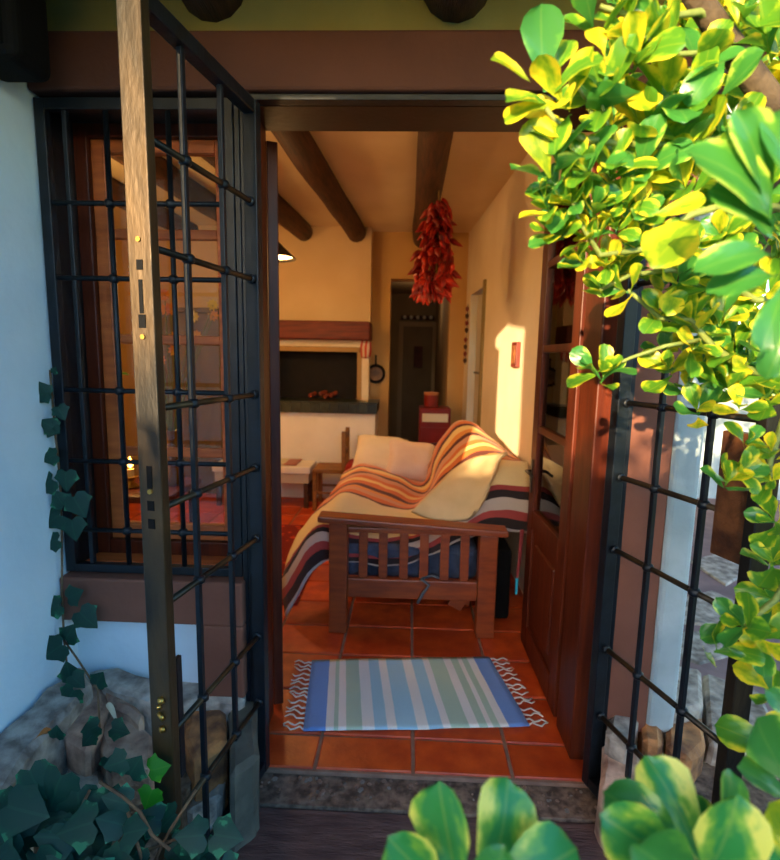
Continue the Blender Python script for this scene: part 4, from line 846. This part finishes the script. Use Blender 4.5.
for px, py, s, a in ((30, 770, .09, 300), (62, 775, .1, 250), (78, 792, .1, 280), (88, 810, .11, 330), (20, 800, .1, 230), (130, 775, .07, 60), (150, 770, .06, 20), (152, 790, .06, 250), (125, 760, .06, 200), (60, 800, .1, 260), (110, 800, .08, 300)):
    ivyleaf(ig, px, py, 1.15, s, a, meshes=IVL if px > 140 else IV)
for pts in ([(100, 782, 1.14), (122, 796, 1.1), (140, 812, 1.08), (152, 835, 1.06), (170, 850, 1.05)], [(128, 812, 1.1), (136, 840, 1.07), (145, 870, 1.05)], [(90, 790, 1.15), (70, 830, 1.1), (60, 870, 1.08)], [(196, 790, 1.15), (170, 830, 1.1), (150, 870, 1.08)], [(200, 830, 1.12), (160, 845, 1.1), (110, 870, 1.07)]):
    MB().tube([at(*q) for q in pts], .004, 6).build('stem', VINE, ig, smooth=True)
lf = empty('fallen_leaf', 'dry tan leaf lying on the grey coping of the stone ledge', 'leaf', tuple(atz(36, 735, .4)))
o = bpy.data.objects.new('blade', leafmesh('blade', mat('dry_leaf', (196, 120, 50), (160, 90, 40), 30, .8, .1), 1, .6, .4, .6)); COL.objects.link(o); o.parent = lf; o.matrix_world = frame_mat(atz(34, 740, .395), Vector((.5, .6, .1)), Vector((0, 0, 1)), .05)
lf = empty('fallen_leaf', 'pale narrow leaf lying on the pink ledge stone', 'leaf', tuple(atz(110, 705, .36)))
o = bpy.data.objects.new('blade', leafmesh('blade', mat('pale_leaf', (226, 212, 180), None, 30, .8, .1), 1, .22, .4, .1)); COL.objects.link(o); o.parent = lf; o.matrix_world = frame_mat(atz(118, 724, .31), atz(104, 695, .35) - atz(118, 724, .31), Vector((0, 0, 1)), .1)

rs = random.Random(4)
for i in range(34):
    a = rs.random() * 6.28; t_ = Vector((-1.95 + math.cos(a) * .16 * rs.random() + .05, 3.05 + math.sin(a) * .1, 1.0 + rs.random() * .62)); dd = Vector((math.cos(a), math.sin(a), .4))
    o = bpy.data.objects.new('leaf', rs.choice(LM['g'])); COL.objects.link(o); o.parent = PPL; o.matrix_world = frame_mat(t_, dd, Vector((0, -.4, 1)), rs.uniform(.07, .11))
for k_ in range(4): MB().tube([(-1.95, 3.05, .84), (-1.95 + .03 * (k_ - 1.5), 3.05, 1.2), (-1.93 + .06 * (k_ - 1.5), 3.04, 1.6)], .005, 6).build('stem', TWIG, PPL)

# ------------------------------------------------------------------ the garden behind the photographer (seen only as reflections and shade)
gw = MB(); gw.box((-7.5, -3.3, -.35), (6.5, -3.05, 1.95)); struct(gw.build('wall_garden', BLUEWHITE))
hg = empty('garden_hedge', 'dark clipped hedge on the far garden wall', 'hedge', (0, -3.2, 1.95))
rs = random.Random(8)
m = MB(); m.uv = []
for i in range(9000):
    x, y = rs.uniform(-7.5, 6.5), rs.uniform(-3.6, -2.9)
    top = 2.32 + .10 * noise.noise(Vector((x * 1.3, 0, 0))) + .05 * noise.noise(Vector((x * 5, 3, 0))); z = 1.97 + (top - 1.97) * rs.random() ** .6
    M_ = frame_mat(Vector((x, y, z)), Vector((rs.uniform(-1, 1), rs.uniform(-1, 1), rs.uniform(-1, 1))), Vector((rs.uniform(-1, 1), rs.uniform(-1, 1), rs.uniform(-.2, 1))), rs.uniform(.05, .09)); b = len(m.v)
    for q, uvq in (((0, 0, 0), (.5, 0)), ((.3, .5, .05), (1, .5)), ((0, 1, 0), (.5, 1)), ((-.3, .5, .05), (0, .5))): m.v.append(tuple(M_ @ Vector(q))); m.uv.append(uvq)
    m.f += [(b, b + 1, b + 2), (b, b + 2, b + 3)]
o = bpy.data.objects.new('hedge_foliage', m.mesh('hedge_foliage', HEDGE)); COL.objects.link(o); o.parent = hg; o['kind'] = 'stuff'
MB().box((-7.4, -3.4, 1.951), (6.4, -3.0, 2.2)).build('hedge_core', SOIL, hg)
tr = empty('offscreen_tree', 'tree trunk added behind the camera to bound the sun patch', 'tree', (-.92, -1, -.2))  # unseen tree added to cut the near edge of the sun patch
MB().tube([(-.95, -1.0, -.2), (-.93, -1.0, .8), (-.92, -1.02, 2.0), (-.95, -1.0, 3.4)], [.28, .24, .23, .2], 12).build('trunk', BARK, tr, smooth=True)
m = MB(); m.uv = []
for i in range(5000):
    v_ = Vector((rs.gauss(0, 1), rs.gauss(0, 1), rs.gauss(0, 1))).normalized() * rs.uniform(.5, 1); p_ = Vector((-.95 + v_.x * 1.3, -1.6 + v_.y * 1.0, 4.3 + v_.z * 1.0))
    M_ = frame_mat(p_, v_, Vector((rs.uniform(-1, 1), rs.uniform(-1, 1), 1)), rs.uniform(.06, .11)); b = len(m.v)
    for q, uvq in (((0, 0, 0), (.5, 0)), ((.3, .5, .05), (1, .5)), ((0, 1, 0), (.5, 1)), ((-.3, .5, .05), (0, .5))): m.v.append(tuple(M_ @ Vector(q))); m.uv.append(uvq)
    m.f += [(b, b + 1, b + 2), (b, b + 2, b + 3)]
o = bpy.data.objects.new('crown', m.mesh('crown', HEDGE)); COL.objects.link(o); o.parent = tr; o['kind'] = 'stuff'

gt = empty('offscreen_tree', 'broad leafy tree beyond the garden hedge, seen only reflected in the window', 'tree', (-4.4, -4.4, -.3))
MB().tube([(-4.4, -4.4, -.35), (-4.3, -4.4, 2.0), (-3.9, -4.3, 4.2)], [.16, .13, .1], 10).build('trunk', BARK, gt, smooth=True)
m = MB(); m.uv = []
for i in range(6500):
    v_ = Vector((rs.gauss(0, 1), rs.gauss(0, 1), rs.gauss(0, 1))).normalized() * rs.uniform(.3, 1); p_ = Vector((-2.9 + v_.x * 1.9, -4.3 + v_.y * .9, 5.1 + v_.z * 1.3))
    M_ = frame_mat(p_, v_, Vector((rs.uniform(-1, 1), rs.uniform(-1, 1), 1)), rs.uniform(.07, .13)); b = len(m.v)
    for q, uvq in (((0, 0, 0), (.5, 0)), ((.3, .5, .05), (1, .5)), ((0, 1, 0), (.5, 1)), ((-.3, .5, .05), (0, .5))): m.v.append(tuple(M_ @ Vector(q))); m.uv.append(uvq)
    m.f += [(b, b + 1, b + 2), (b, b + 2, b + 3)]
o = bpy.data.objects.new('crown', m.mesh('crown', HEDGE)); COL.objects.link(o); o.parent = gt; o['kind'] = 'stuff'

# ------------------------------------------------------------------ move every thing's origin to its base
for o in [o for o in bpy.data.objects if o.type == 'EMPTY' and '_loc' in o]:
    v = Vector(o['_loc']); del o['_loc']; o.location = v
    for c_ in o.children:
        c_.matrix_parent_inverse = Matrix.Translation(-v)
